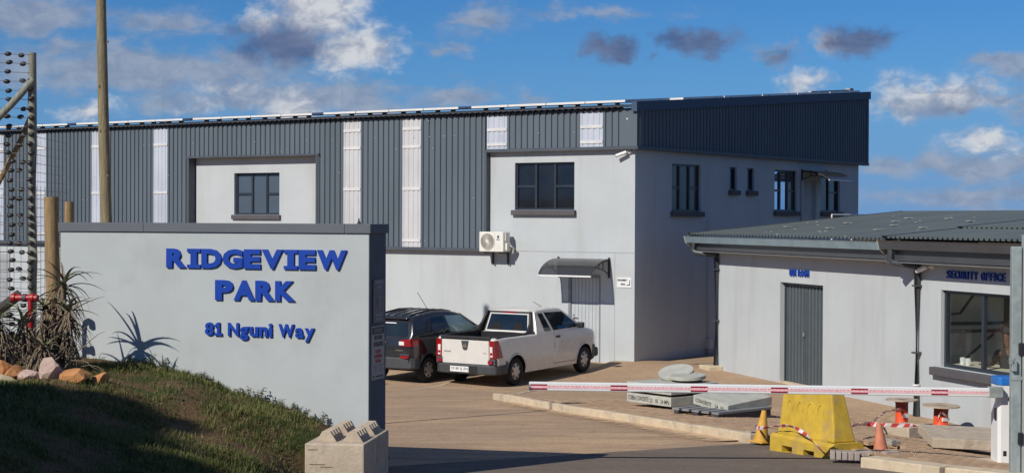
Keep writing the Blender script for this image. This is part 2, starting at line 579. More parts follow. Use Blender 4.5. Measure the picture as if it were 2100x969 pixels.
# ------------------------------------------------------------------ frames of the place
CX, CY = 2.945, 40.13                          # corner of the warehouse
FM = Matrix.Translation((CX, CY, 0)) @ Matrix.Rotation(R(-34.5), 4, 'Z')
OX, OY = 4.856, 39.245                         # far corner of the office building
FO = Matrix.Translation((OX, OY, 0)) @ Matrix.Rotation(R(-72.5), 4, 'Z')
KS = .69                                       # the sign wall is drawn in its own units; this brings them to metres
SX, SY, SZ = -1.536, 17.94, 1.054              # right front corner of the sign wall
FS = Matrix.Translation((SX, SY, SZ)) @ Matrix.Rotation(R(-17.7), 4, 'Z') @ Matrix.Scale(KS, 4)


def road_z(y):
    return 1.315 - .0434 * y if y < 36 else min(-.247 + .035 * (y - 36), -.1) - (0 if y < 46 else min(3, (y - 46) * .03))


def wall_dist(x, y):
    """distance in front of the office building's long wall"""
    return -(FO.inverted() @ Vector((x, y, 0))).y


KERB_L = [(5.9, 18.2), (5.08, 19.0), (4.40, 20.03), (3.37, 23.2), (3.13, 23.75), (2.09, 26.31), (1.02, 28.67), (-.22, 32.2),
          (-.16, 34.06), (2.49, 40.7)]


def left_x(y):
    for (x0, y0), (x1, y1) in zip(KERB_L, KERB_L[1:]):
        if y0 <= y <= y1:
            return x0 + (x1 - x0) * (y - y0) / (y1 - y0)
    return KERB_L[0][0] if y < KERB_L[0][1] else KERB_L[-1][0]


def pit(x, y):
    q = ((x - 4.55) / .62) ** 2 + ((y - 21.75) / .85) ** 2
    return 1 - ssm(.75, 1.15, q)


def pave_z(x, y):
    base = road_z(y)
    h = .12 * ssm(34.5, 31.5, y) if y > 31.5 else .12
    edge = .12 * ssm(0, 3.0, x - left_x(y)) if y > 31.5 else 0
    z = base + max(h, edge * .6)
    w = wall_dist(x, y)
    z = -.13 + (z + .13) * ssm(0, 6, w)
    c = math.hypot(x - CX, y - CY)
    z += .10 * (1 - ssm(.2, 2.2, c))
    return z


BANK = [(-12, 1.85), (-6.5, 1.82), (-5.1, 1.80), (-4.2, 1.765), (-3.5, 1.66), (-2.95, 1.475), (-2.4, 1.32), (-1.9, 1.12), (-1.66, .85), (-1.56, .3), (-1.3, .1)]


def bank_z(x, y):
    """grass bank left of the drive, rising to the left; retained by the block and the sign wall"""
    x += .45 * ssm(16.9, 16.3, y)
    if x > -1.3 or y > 30:
        return 0
    for (x0, a), (x1, b) in zip(BANK, BANK[1:]):
        if x <= x1:
            t = min(1, max(0, (x - x0) / (x1 - x0)))
            h = a + (b - a) * t
            break
    fade = 1 - ssm(19.2, 25 if x < -4.9 else 22, y)
    return max(0, (h - road_z(y))) * fade


def ground_z(x, y):
    z = road_z(y) + bank_z(x, y) - .02
    if -16 < x < 1 and 6 < y < 26:
        k = ssm(.02, .35, bank_z(x, y))
        z += k * (.05 * mnoise.noise((x * .8, y * .8, 3)) + .035 * mnoise.noise((x * 3.1, y * 3.1, 7)) + .012 * mnoise.noise((x * 9, y * 9, 1)))
    if x > 0 and 17 < y < 42:
        z = min(z, pave_z(x, y) - .08) - .5 * pit(x, y)
    return z


def grid_sheet(name, xs, ys, zf, m, parent=None, keep=None):
    nx, ny = len(xs), len(ys)
    vs = [(x, y, zf(x, y)) for y in ys for x in xs]
    fs = []
    for j in range(ny - 1):
        for i in range(nx - 1):
            if keep and not keep(.5 * (xs[i] + xs[i + 1]), .5 * (ys[j] + ys[j + 1])):
                continue
            a = j * nx + i
            fs.append((a, a + 1, a + nx + 1, a + nx))
    me = bpy.data.meshes.new(name)
    me.from_pydata(vs, [], fs)
    me.materials.append(m)
    me.polygons.foreach_set('use_smooth', [True] * len(me.polygons))
    o = link(name, me, parent)
    return o


def build_ground():
    xs = [-3000, -800, -200, -60, -30, -20] + list(np.arange(-16, 16.01, .16)) + [20, 30, 60, 200, 800, 3000]
    ys = [-300, -60, -20, -5, 2, 5] + list(np.arange(7, 20.0, .10)) + list(np.arange(20, 46.01, .2)) + [55, 75, 120, 300, 900, 3000]
    g = grid_sheet('ground', [float(x) for x in xs], [float(y) for y in ys], ground_z, SOIL)
    g['kind'] = 'structure'

    def joint(x):
        return 19.69 + (x + 1.43) * (23.0 - 19.69) / (3.44 + 1.43)
    # rows follow the joint between the drive and the asphalt
    def strip(name, m, rows, lift, xs):
        vs, fs = [], []
        for k in rows:
            for x in xs:
                y = k(x)
                vs.append((x, y, road_z(y) + lift))
        nx = len(xs)
        for j in range(len(rows) - 1):
            for i in range(nx - 1):
                a = j * nx + i
                mx, my = (vs[a][0] + vs[a + nx + 1][0]) / 2, (vs[a][1] + vs[a + nx + 1][1]) / 2
                if mx > left_x(my) + .35 and 18.2 < my < 40.5:
                    continue
                fs.append((a, a + 1, a + nx + 1, a + nx))
        me = bpy.data.meshes.new(name)
        me.from_pydata(vs, [], fs)
        me.materials.append(m)
        me.polygons.foreach_set('use_smooth', [True] * len(me.polygons))
        o = link(name, me)
        o['kind'] = 'structure'
        return o
    xs = [float(x) for x in list(np.arange(-24, -2, .5)) + list(np.arange(-2, 9.01, .2))]
    rows = [(lambda x, t=t: joint(max(-8, min(6, x))) * (1 - t) + 47 * t) for t in np.linspace(0, 1, 40)]
    strip('driveway', DRIVE, rows, .0, xs)
    rows = [(lambda x, t=t: -30 * (1 - t) + (joint(max(-8, min(6, x))) + .06) * t) for t in np.linspace(0, 1, 60)]
    strip('asphalt_road', ASPH, rows, .006, [float(x) for x in list(np.arange(-6, 2, .5)) + list(np.arange(2, 9, .2)) + list(np.arange(9, 16.01, .5))])

    # pavement bed
    ysr = [float(y) for y in np.arange(18.2, 41.2, .2)]
    vs, fs = [], []
    N = 44
    for y in ysr:
        xl = left_x(y)
        if y > 32.2:
            xl += .05
        for i in range(N + 1):
            x = xl + .04 + (15 - xl) * (i / N) ** 1.4
            vs.append((x, y, pave_z(x, y) - .007 - .42 * pit(x, y)))
    for j in range(len(ysr) - 1):
        for i in range(N):
            a = j * (N + 1) + i
            fs.append((a, a + 1, a + N + 2, a + N + 1))
    me = bpy.data.meshes.new('pavement')
    me.from_pydata(vs, [], fs)
    me.materials.append(PAVER)
    me.polygons.foreach_set('use_smooth', [True] * len(me.polygons))
    pv = link('pavement', me)
    pv['kind'] = 'structure'

    # pavers laid in running bond at an angle along the kerb
    ang = R(-66)
    ca, sa = math.cos(ang), math.sin(ang)
    cells = []
    L, Wd = .2, .1
    for a in range(-150, 150):
        for b in range(-260, 260):
            u = (a + .5 * (b % 2)) * L
            v = b * Wd
            x, y = 5 + u * ca - v * sa, 29 + u * sa + v * ca
            if not (18.4 < y < 30.5):
                continue
            if x < left_x(y) + .2 or x > 14.5 or wall_dist(x, y) < .06:
                continue
            lm = FM.inverted() @ Vector((x, y, 0))
            if lm.x < .05 and lm.y > -.05:
                continue
            if y > 33 and x < left_x(y) + .1:
                continue
            if pit(x, y) > .12:
                continue
            cells.append((y, x))
    cells.sort()
    half = (L / 2 - .002, Wd / 2 - .002)
    pm = MB().box(-half[0], half[0], -half[1], half[1], -.06, 0)
    pme = pm.build('paver', PAVER).data
    bpy.data.objects.remove(bpy.data.objects['paver'])

    def tilt(x, y):
        zx = (pave_z(x + .1, y) - pave_z(x - .1, y)) / .2
        zy = (pave_z(x, y + .1) - pave_z(x, y - .1)) / .2
        n = Vector((-zx, -zy, 1)).normalized()
        return n
    vis = [c for c in cells if c[1] < c[0] * .31 + .3]
    hid = [c for c in cells if not (c[1] < c[0] * .31 + .3)]
    vs, fs = [], []
    for k, (y, x) in enumerate(vis):
        n = tilt(x, y)
        q = n.to_track_quat('Z', 'Y').to_matrix().to_4x4()
        M = (Matrix.Translation((x, y, pave_z(x, y) + rnd.uniform(-.0025, .0015))) @
             Matrix.Rotation(ang + rnd.uniform(-.02, .02), 4, 'Z') @ Matrix.Rotation(rnd.uniform(-.012, .012), 4, 'X'))
        if k < 300:
            o = link('paver', pme, pv)
            o.matrix_local = M
        else:
            o0 = len(vs)
            for sx_, sy_, z in ((-1, -1, 0), (1, -1, 0), (1, 1, 0), (-1, 1, 0), (-1, -1, -.05), (1, -1, -.05), (1, 1, -.05), (-1, 1, -.05)):
                vs.append(tuple(M @ Vector((sx_ * half[0], sy_ * half[1], z))))
            fs += [tuple(i + o0 for i in f) for f in ((0, 1, 2, 3), (4, 5, 1, 0), (5, 6, 2, 1), (6, 7, 3, 2), (7, 4, 0, 3))]
    me = bpy.data.meshes.new('paver_field')
    me.from_pydata(vs, [], fs)
    me.materials.append(PAVER)
    o = link('paver_field', me, pv)
    o['kind'] = 'stuff'
    print('pavers', len(cells), len(vis))

    # kerb stones, each about a metre long
    def kerb_run(pts, wid, htop, mtl, step=1.0):
        segs = []
        for (x0, y0), (x1, y1) in zip(pts, pts[1:]):
            d = math.hypot(x1 - x0, y1 - y0)
            n = max(1, round(d / step))
            for i in range(n):
                a, b = i / n, (i + 1) / n
                segs.append(((x0 + (x1 - x0) * a, y0 + (y1 - y0) * a), (x0 + (x1 - x0) * b, y0 + (y1 - y0) * b)))
        for (ax, ay), (bx, by) in segs:
            d = Vector((bx - ax, by - ay)).normalized()
            n = Vector((d.y, -d.x))
            g = .006
            mb = MB()
            vs = []
            for (px, py) in ((ax + d.x * g, ay + d.y * g), (bx - d.x * g, by - d.y * g)):
                zt = max(pave_z(px + n.x * .15, py + n.y * .15), road_z(py)) + htop
                zb = road_z(py) - .15
                j = rnd.uniform(-.008, .008)
                for off, z in ((-.02, zb), (0, zt - .05), (.035, zt + j), (wid, zt + j), (wid, zb)):
                    vs.append((px + n.x * off, py + n.y * off, z))
            fs = [(0, 1, 2, 3, 4), (9, 8, 7, 6, 5)] + [(i, i + 5, (i + 1) % 5 + 5, (i + 1) % 5) for i in range(5)]
            mb.add(vs, fs)
            mb.build('kerb_stone', mtl, pv, bevel=.012)
    kerb_run([KERB_L[7], KERB_L[6], KERB_L[5], KERB_L[4], (3.42, 23.0)], .15, .012, KERB)
    kerb_run([(4.40, 20.03), (5.08, 19.0), (5.9, 18.2), (6.9, 17.4)], .30, .012, KERB, .9)
    # sand washed against the kerb, thinning out onto the drive
    P, vs, fs, fade = [], [], [], []
    line = [KERB_L[7], KERB_L[6], KERB_L[5], KERB_L[4], KERB_L[3]]
    for (x0, y0), (x1, y1) in zip(line, line[1:]):
        n = max(2, int(math.hypot(x1 - x0, y1 - y0) / .12))
        P += [(x0 + (x1 - x0) * i / n, y0 + (y1 - y0) * i / n, (y1 - y0), -(x1 - x0)) for i in range(n)]
    for k, (x, y, nx_, ny_) in enumerate(P):
        l = math.hypot(nx_, ny_)
        nx_, ny_ = nx_ / l, ny_ / l
        if nx_ > 0:
            nx_, ny_ = -nx_, -ny_
        wd = .75 + .45 * mnoise.noise((k * .05, 0, 3)) + .25 * (k / len(P))
        for q in range(7):
            d = -.02 + wd * q / 6
            vs.append((x + nx_ * d, y + ny_ * d, road_z(y + ny_ * d) + .012 + .012 * (1 - q / 6)))
            fade.append((1 - q / 6) ** 1.2 * ssm(0, 22, k))
    for k in range(len(P) - 1):
        for q in range(6):
            a = k * 7 + q
            fs.append((a, a + 1, a + 8, a + 7))
    me = bpy.data.meshes.new('sand_drift')
    me.from_pydata(vs, [], fs)
    at = me.attributes.new('fade', 'FLOAT', 'POINT')
    at.data.foreach_set('value', fade)
    sm = mat('washed_sand', (.60, .415, .245), .95, var=.12, vscale=6, bump=.3, bscale=60)
    t = NT(sm.node_tree)
    fd = t.n('ShaderNodeAttribute', attribute_name='fade').outputs['Fac']
    nz = t.noise(t.n('ShaderNodeTexCoord').outputs['Object'], 7, 6, .7)
    t.put(sm.node_tree.nodes['Principled BSDF'].inputs['Alpha'], t.ramp(t.m('ADD', fd, t.m('MULTIPLY_ADD', nz, 1.1, -.55)), .12, .72))
    me.materials.append(sm)
    o = link('sand_drift', me)
    o['kind'] = 'structure'
    # flush edging beside the parking bay and the painted bay line
    mb = MB()
    for (x0, y0), (x1, y1), w, mi in (((-.16, 33.3), (2.42, 40.45), .09, 0), ((-2.22, 34.75), (-.2, 39.6), .07, 0), ((-5.0, 36.6), (-3.1, 41.0), .07, 0)):
        d = Vector((x1 - x0, y1 - y0)).normalized()
        n = Vector((d.y, -d.x)) * w
        for i in range(10):
            a, b = i / 10, (i + 1) / 10
            P = [(x0 + (x1 - x0) * a, y0 + (y1 - y0) * a), (x0 + (x1 - x0) * b, y0 + (y1 - y0) * b)]
            mb.quad((P[0][0], P[0][1], road_z(P[0][1]) + .006), (P[0][0] + n.x, P[0][1] + n.y, road_z(P[0][1]) + .006),
                    (P[1][0] + n.x, P[1][1] + n.y, road_z(P[1][1]) + .006), (P[1][0], P[1][1], road_z(P[1][1]) + .006))
    o = mb.build('bay_marking', mat('worn_cream_line', (.55, .46, .34), .9, var=.2, vscale=6))
    o['kind'] = 'structure'
    return pv


PAVEMENT = build_ground()


# ------------------------------------------------------------------ buildings
def wall_sheet(x0, x1, z0, z1, holes, rev, y=0., mapf=None):
    """front skin with real openings and reveals; the face looks along -Y (or mapped)"""
    xs = sorted({x0, x1, *[h[0] for h in holes], *[h[1] for h in holes]})
    zs = sorted({z0, z1, *[h[2] for h in holes], *[h[3] for h in holes]})
    mb = MB()
    for i in range(len(xs) - 1):
        for j in range(len(zs) - 1):
            cx, cz = (xs[i] + xs[i + 1]) / 2, (zs[j] + zs[j + 1]) / 2
            if any(h[0] < cx < h[1] and h[2] < cz < h[3] for h in holes):
                continue
            mb.quad((xs[i], y, zs[j]), (xs[i + 1], y, zs[j]), (xs[i + 1], y, zs[j + 1]), (xs[i], y, zs[j + 1]))
    for a, b, c, d in holes:
        mb.quad((a, y, c), (a, y + rev, c), (a, y + rev, d), (a, y, d))
        mb.quad((b, y, c), (b, y, d), (b, y + rev, d), (b, y + rev, c))
        mb.quad((a, y, d), (a, y + rev, d), (b, y + rev, d), (b, y, d))
        mb.quad((a, y, c), (b, y, c), (b, y + rev, c), (a, y + rev, c))
    if mapf:
        mb.v = [mapf(p) for p in mb.v]
    return mb


def ribbed(x0, x1, zf0, zf1, y, pitch=.18, depth=.035, gap=.045, mapf=None):
    """profiled sheet: broad pans with narrow recessed channels; zf0/zf1 give bottom and top"""
    pts = [(x0, y)]
    n = max(1, round((x1 - x0) / pitch))
    p = (x1 - x0) / n
    for i in range(n):
        c = x0 + (i + .5) * p
        for dx, dy in ((-gap / 2 - .008, 0), (-gap / 2 + .004, depth), (gap / 2 - .004, depth), (gap / 2 + .008, 0)):
            pts.append((c + dx, y + dy))
    pts.append((x1, y))
    mb = MB()
    vs, fs = [], []
    for x, yy in pts:
        vs += [(x, yy, zf0(x)), (x, yy, zf1(x))]
    for i in range(len(pts) - 1):
        fs.append((2 * i, 2 * i + 2, 2 * i + 3, 2 * i + 1))
    mb.add(vs, fs)
    if mapf:
        mb.v = [mapf(q) for q in mb.v]
    return mb


def window(parent, x0, x1, z0, z1, y, mapf, panes, mullions, bars, sill=True, sill_x=.06, pane_m=PANE_D, fw=.05):
    """aluminium window; mullions: x fractions; bars: list of (col, z fraction); panes: material per pane or one"""
    def put(mb):
        if mapf:
            mb.v = [mapf(p) for p in mb.v]
        return mb
    w, h = x1 - x0, z1 - z0
    cols = [x0] + [x0 + w * f for f in mullions] + [x1]
    mb = MB()
    mb.box(x0, x0 + fw, y - .03, y + .03, z0, z1)
    mb.box(x1 - fw, x1, y - .03, y + .03, z0, z1)
    mb.box(x0 + fw, x1 - fw, y - .028, y + .03, z0, z0 + fw)
    mb.box(x0 + fw, x1 - fw, y - .028, y + .03, z1 - fw, z1)
    for c in cols[1:-1]:
        mb.box(c - fw * .65, c + fw * .65, y - .034, y + .03, z0 + fw, z1 - fw)
    cells = []
    for i in range(len(cols) - 1):
        a = cols[i] + (fw if i == 0 else fw * .65)
        b = cols[i + 1] - (fw if i == len(cols) - 2 else fw * .65)
        zz = [z0 + fw] + [z0 + h * f for c, f in bars if c == i] + [z1 - fw]
        for k in range(len(zz) - 1):
            lo = zz[k] + (fw * .6 if k else 0)
            hi = zz[k + 1] - (fw * .6 if k < len(zz) - 2 else 0)
            cells.append((a, b, lo, hi, i))
            if k:
                mb.box(a, b, y - .026, y + .028, zz[k] - fw * .6, zz[k] + fw * .6)
    fr = put(mb).build('window_frame', FRAME, parent)
    for a, b, lo, hi, i in cells:
        m = pane_m[i] if isinstance(pane_m, (list, tuple)) else pane_m
        put(MB().box(a - .005, b + .005, y + .005, y + .013, lo - .005, hi + .005)).build('pane', m, fr)
    if sill:
        s = MB().box(x0 - sill_x, x1 + sill_x, y - .19, y - .02, z0 - .13, z0 - .004)
        put(s).build('sill', SILL, fr, bevel=.01)
    return fr


def side(p):            # maps a wall drawn along +x / facing -y onto the warehouse's side wall (local x=0, facing +x)
    return (-p[1], p[0], p[2])


def roof_zf(y):         # main roof underside along the depth
    return 6.05 + y * .0805


def build_warehouse():
    w = thing('warehouse', 'long grey warehouse with slate ribbed cladding and a sloping roof behind the parked vehicles', 'warehouse',
              (CX, CY, 0), R(-34.5))
    zc = 5.08
    # rendered walls
    mb = wall_sheet(-40, 0, -.7, 2.56, [(-1.85, -.96, -.2, 2.0)], .14)
    mb.build('lower_front_wall', STUCCO, w)
    wall_sheet(-4.26, 0, 2.56, 5.2, [(-3.49, -1.72, 3.6, 4.78)], .14).build('upper_front_wall', STUCCO, w)
    wall_sheet(-14.8, -9.99, 2.5, 5.2, [(-13.28, -11.55, 3.46, 4.64)], .16, y=.12).build('recessed_wall', STUCCO, w)
    mb = wall_sheet(0, 13.53, -.7, 5.15, [(1.81, 3.33, 3.58, 4.77), (4.92, 5.36, 4.16, 4.77), (5.94, 6.40, 4.16, 4.77), (7.65, 9.11, 3.62, 4.77),
                                         (10.77, 12.12, 3.62, 4.66), (9.55, 10.45, 2.4, 4.5)], .13, mapf=side)
    mb.build('side_wall', STUCCO, w)
    # dark sheets behind the openings stand in for the unlit rooms
    MB().box(-39.9, -.2, .3, .34, -.6, 6.).build('dark_sheet', mat('dark_interior', (.03, .03, .034), .9), w)
    MB().box(-.34, -.30, .36, 13.3, -.6, 5.9).build('dark_sheet', MATS['dark_interior'], w)
    MB().box(-39, -.05, 13.40, 13.52, -.7, 7.0).build('rear_wall', STUCCO, w)
    # thin cast joints in the render
    j = MB()
    j.box(-4.2, -.01, -.004, .01, 2.565, 2.580)
    j.box(-.558, -.548, -.005, .01, -.1, 2.565)
    j.build('render_joint', mat('joint_grey', (.33, .34, .34), .9), w)  # strips in a darker grey than the render

    top = lambda x: 6.02
    low = lambda x: 2.62
    mid = lambda x: zc + .02
    Y = -.13
    # sheet runs: x from, to, full height?, translucent?
    runs = [(-40, -23.6, low, 0), (-23.6, -23.07, low, 1), (-23.07, -21.67, low, 0), (-21.67, -21.05, low, 1), (-21.05, -18.98, low, 0),
            (-18.98, -18.21, low, 1), (-18.21, -16.31, low, 0), (-16.31, -15.72, low, 1), (-15.72, -14.86, low, 0), (-14.86, -9.93, mid, 0),
            (-9.93, -9.02, low, 0), (-9.02, -8.41, low, 2), (-8.41, -7.0, low, 0), (-7.0, -6.38, low, 2), (-6.38, -4.32, low, 0),
            (-4.32, -4.28, mid, 0), (-4.28, -3.65, mid, 1), (-3.65, -1.49, mid, 0), (-1.49, -.83, mid, 1), (-.83, -.28, mid, 0)]
    for a, b, zf, tr in runs:
        if b - a < .1:
            continue
        if tr:
            o = ribbed(a, b, zf, top, Y + .012, pitch=.155, depth=.014, gap=.04).build('translucent_sheet', TRANSW if tr == 2 else TRANS, w)
            zb = zf(0)
            zs = (5.62, 5.25) if zb > 5 else ((5.5, 4.1, 2.85) if tr == 1 else (5.72, 5.25, 4.15, 2.8))
            for z in zs:
                MB().box(a + .01, b - .01, Y - .002, Y + .02, z - .035, z + .035).build('girt', GIRT, o)
        else:
            ribbed(a, b, zf, top, Y).build('cladding_sheet', CLAD, w)
    # corner flashing and screws
    MB().box(-.29, .13, Y - .012, Y + .1, zc - .0, 6.04).build('corner_flashing', CLAD, w)
    sc = MB()
    for i in range(70):
        x, z = rnd.uniform(-23, -.3), rnd.choice((5.2, 5.9, 3.9, 2.8, 5.5, 4.6))
        if z < 5.1 and (x > -4.3 or -14.9 < x < -9.9):
            continue
        sc.box(x - .008, x + .008, Y - .012, Y - .002, z - .008, z + .008)
    sc.box(-.16, -.12, Y - .02, Y - .012, 5.76, 5.80)
    s = sc.build('fixing_screw', GIRT, w)
    s['kind'] = 'stuff'
    # flashings round the rendered panels
    f = MB()
    f.box(-4.33, .135, -.16, .0, zc - .03, zc + .05)          # over the office wall
    f.box(-4.33, -4.26, -.155, -.0, 2.55, zc - .03)
    f.build('drip_flashing', CLADF, w)
    f = MB()
    f.box(-40, -4.25, -.16, .0, 2.55, 2.63)
    f.build('base_flashing', CLADF, w)
    f = MB()
    f.box(-14.95, -9.86, -.16, .11, zc - .0, zc + .055)
    f.box(-14.9, -14.82, -.152, .115, 2.63, zc - .0)
    f.box(-9.98, -9.9, -.152, .115, 2.63, zc - .0)
    f.build('panel_flashing', CLADF, w)
    # side cladding: trapezoid that rises with the roof
    ribbed(.14, 13.86, lambda x: zc + .02, lambda x: roof_zf(x) + .0, -.13, mapf=side, pitch=.175).build('side_cladding_sheet', CLAD, w)
    MB().box(0.131, .15, Y + .1, .14, zc, roof_zf(0)).build('corner_flashing', CLAD, w)
    fl = MB()
    fl.box(.0, .16, Y - .02, 13.98, zc - .03, zc + .05)
    fl.build('side_drip_flashing', CLADF, w)
    MB().box(.02, .145, 13.84, 13.97, zc + .05, roof_zf(13.9)).build('corner_flashing', CLAD, w)
    # barge board along the side verge
    y0, y1 = -.22, 14.06
    fb = MB()
    a, b = roof_zf(y0), roof_zf(y1)
    fb.add([(.02, y0, a - .08), (.17, y0, a - .08), (.17, y0, a + .15), (.02, y0, a + .15),
            (.02, y1, b - .08), (.17, y1, b - .08), (.17, y1, b + .15), (.02, y1, b + .15)],
           [(0, 1, 2, 3), (7, 6, 5, 4), (0, 4, 5, 1), (1, 5, 6, 2), (2, 6, 7, 3), (3, 7, 4, 0)])
    fb.build('barge_board', FASCIA, w)
    # roof sheet with corrugated eave
    rb = MB()
    n = 456
    vs, fs = [], []
    for i in range(n + 1):
        x = -40 + 40.02 * i / n
        dz = .025 if i % 2 else 0
        for yy in (-.26, 14.0):
            vs.append((x, yy, roof_zf(yy) + .035 + dz))
            vs.append((x, yy, roof_zf(yy) + .02 + dz))
    for i in range(n):
        q = i * 4
        fs += [(q, q + 4, q + 6, q + 2), (q + 1, q + 3, q + 7, q + 5), (q, q + 1, q + 5, q + 4)]
    rb.add(vs, fs)
    rb.build('roof', CLADF, w)
    # scalloped shade line under the eave, put in as black blocks
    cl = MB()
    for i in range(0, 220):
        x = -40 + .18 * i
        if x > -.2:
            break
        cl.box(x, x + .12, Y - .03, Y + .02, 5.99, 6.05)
    MB().box(-40, -.29, -.105, -.06, 5.96, 6.13).build('eave_dark_strip', BLACK, w)  # black strip added to darken the gap under the roof
    cs = cl.build('eave_shade', BLACK, w)
    cs['kind'] = 'stuff'
    # windows
    window(w, -3.49, -1.72, 3.6, 4.78, .09, None, None, (.34, .66), ((0, .5), (2, .5)))
    window(w, -13.28, -11.55, 3.46, 4.64, .24, None, None, (.36, .68), ((0, .5), (2, .5)), pane_m=PANE_B)
    window(w, 1.81, 3.33, 3.58, 4.77, .09, side, None, (.33, .67), ((0, .5), (2, .5)), pane_m=PANE_C)
    window(w, 4.92, 5.36, 4.16, 4.77, .09, side, None, (), (), fw=.045)
    window(w, 5.94, 6.40, 4.16, 4.77, .09, side, None, (), (), fw=.045)
    window(w, 7.65, 9.11, 3.62, 4.77, .09, side, None, (.33, .67), ((0, .5), (2, .5)), pane_m=[PANE_S, PANE_S, PANE_C])
    window(w, 10.77, 12.12, 3.62, 4.66, .09, side, None, (.5,), ((1, .55),), pane_m=PANE_D)
    dm = MB().box(9.55, 10.45, .09, .12, 2.4, 4.5)
    dm.v = [side(p) for p in dm.v]
    dm.build('side_door', mat('grey_side_door', (.36, .38, .40), .6), w)
    # office door: pale planked leaf in a steel frame
    fr = MB()
    fr.box(-1.87, -1.80, -.02, .1, -.2, 2.03)
    fr.box(-1.80, -.96, -.012, .1, 1.96, 2.03)
    fr.box(-.99, -.955, -.012, .1, -.2, 1.96)
    d = fr.build('door_frame', mat('grey_steel_frame', (.22, .23, .24), .5), w)
    for i in range(8):
        a = -1.80 + i * .101
        MB().box(a + .004, a + .097, .02, .055, -.14, 1.955).build('door_plank', mat('pale_grey_door_paint', (.45, .48, .485), .5, var=.04), d)
    MB().box(-1.79, -1.0, .056, .07, -.14, 1.955).build('door_backing', BLACK, d)
    h = MB().box(-1.745, -1.715, -.0, .02, .85, 1.05)
    h.tube([(-1.73, -.03, .98), (-1.60, -.03, .98)], .012)
    h.tube([(-1.73, .0, .98), (-1.73, -.03, .98)], .012)
    h.build('door_handle', STEEL, d)
    # grey roller door far left and pipe boxes on the side wall
    MB().box(-24.4, -22.9, -.03, .0, -.3, 2.2).build('roller_door', mat('grey_roller_door', (.34, .35, .36), .6, var=.1), w)
    pb = MB().box(0.0, .12, 3.62, 3.82, .05, .3)
    pb.tube([(.05, 3.72, .05), (.05, 3.72, -.3)], .05)
    pb.build('pipe_cover', mat('pale_pipe', (.5, .5, .5), .6), w)
    tb = MB().tube([(.04, 3.72, .3), (.04, 3.72, 3.1)], .018)
    tb.box(.0, .05, 3.66, 3.80, 2.9, 3.36)
    tb.build('wall_conduit', STUCCO, w)
    tb = MB().tube([(.05, 9.36, 2.5), (.05, 9.36, 4.5)], .035)
    tb.build('waste_pipe', STUCCO, w)
    return w


WH = build_warehouse()


def in_m(x, y, z):
    return tuple(FM @ Vector((x, y, z)))


def awning(name, label, loc, rz, width, depth, drop, brk=3):
    a = thing(name, label, 'awning', loc, rz)
    n = 10
    prof = []
    for i in range(n + 1):
        t = i / n * R(78)
        prof.append((-depth * math.sin(t) / math.sin(R(78)), -drop * (1 - math.cos(t)) / (1 - math.cos(R(78)))))
    vs, fs = [], []
    for x in (-width / 2, width / 2):
        for y, z in prof:
            vs += [(x, y, z), (x, y, z - .012)]
    k = 2 * (n + 1)
    for i in range(n):
        fs += [(2 * i, 2 * i + 2, k + 2 * i + 2, k + 2 * i), (2 * i + 1, k + 2 * i + 1, k + 2 * i + 3, 2 * i + 3)]
        for o in (0, k):
            fs.append((o + 2 * i, o + 2 * i + 1, o + 2 * i + 3, o + 2 * i + 2))
    fs += [(0, k, k + 1, 1), (2 * n, 2 * n + 1, k + 2 * n + 1, k + 2 * n)]
    sh = MB()
    sh.add(vs, fs)
    sh.build('canopy_sheet', SMOKE, a)
    MB().box(-width / 2, width / 2, prof[-1][0] - .02, prof[-1][0] + .01, prof[-1][1] - .025, prof[-1][1] + .012).build('front_rail', WHITE, a)
    for x in (-width / 2 + .03, width / 2 - .03):
        b = MB()
        b.tube([(x, y, z - .035) for y, z in prof], .018, 6)
        b.box(x - .02, x + .02, -.03, 0, -drop * 1.15, .03)
        b.tube([(x, -.02, -drop * .95), (x, -depth * .35, -drop * .62), (x, -depth * .72, -drop * .52)], .014, 6)
        b.tube([(x, -depth * .33, -drop * .12), (x, -depth * .33, -drop * .6)], .014, 6)
        b.tube([(x, -depth * .52, -drop * .24), (x, -depth * .55, -drop * .55)], .012, 6)
        b.build('bracket', BLACK, a)
    return a


awning('door_awning', 'smoked arched awning over the pale office door', in_m(-1.435, -.01, 2.42), R(-34.5), 1.52, .88, .40)
awning('door_awning', 'thin clear awning high on the shaded side wall beneath the navy cladding', in_m(.01, 10.25, 4.80), R(55.5), 1.75, .85, .28)


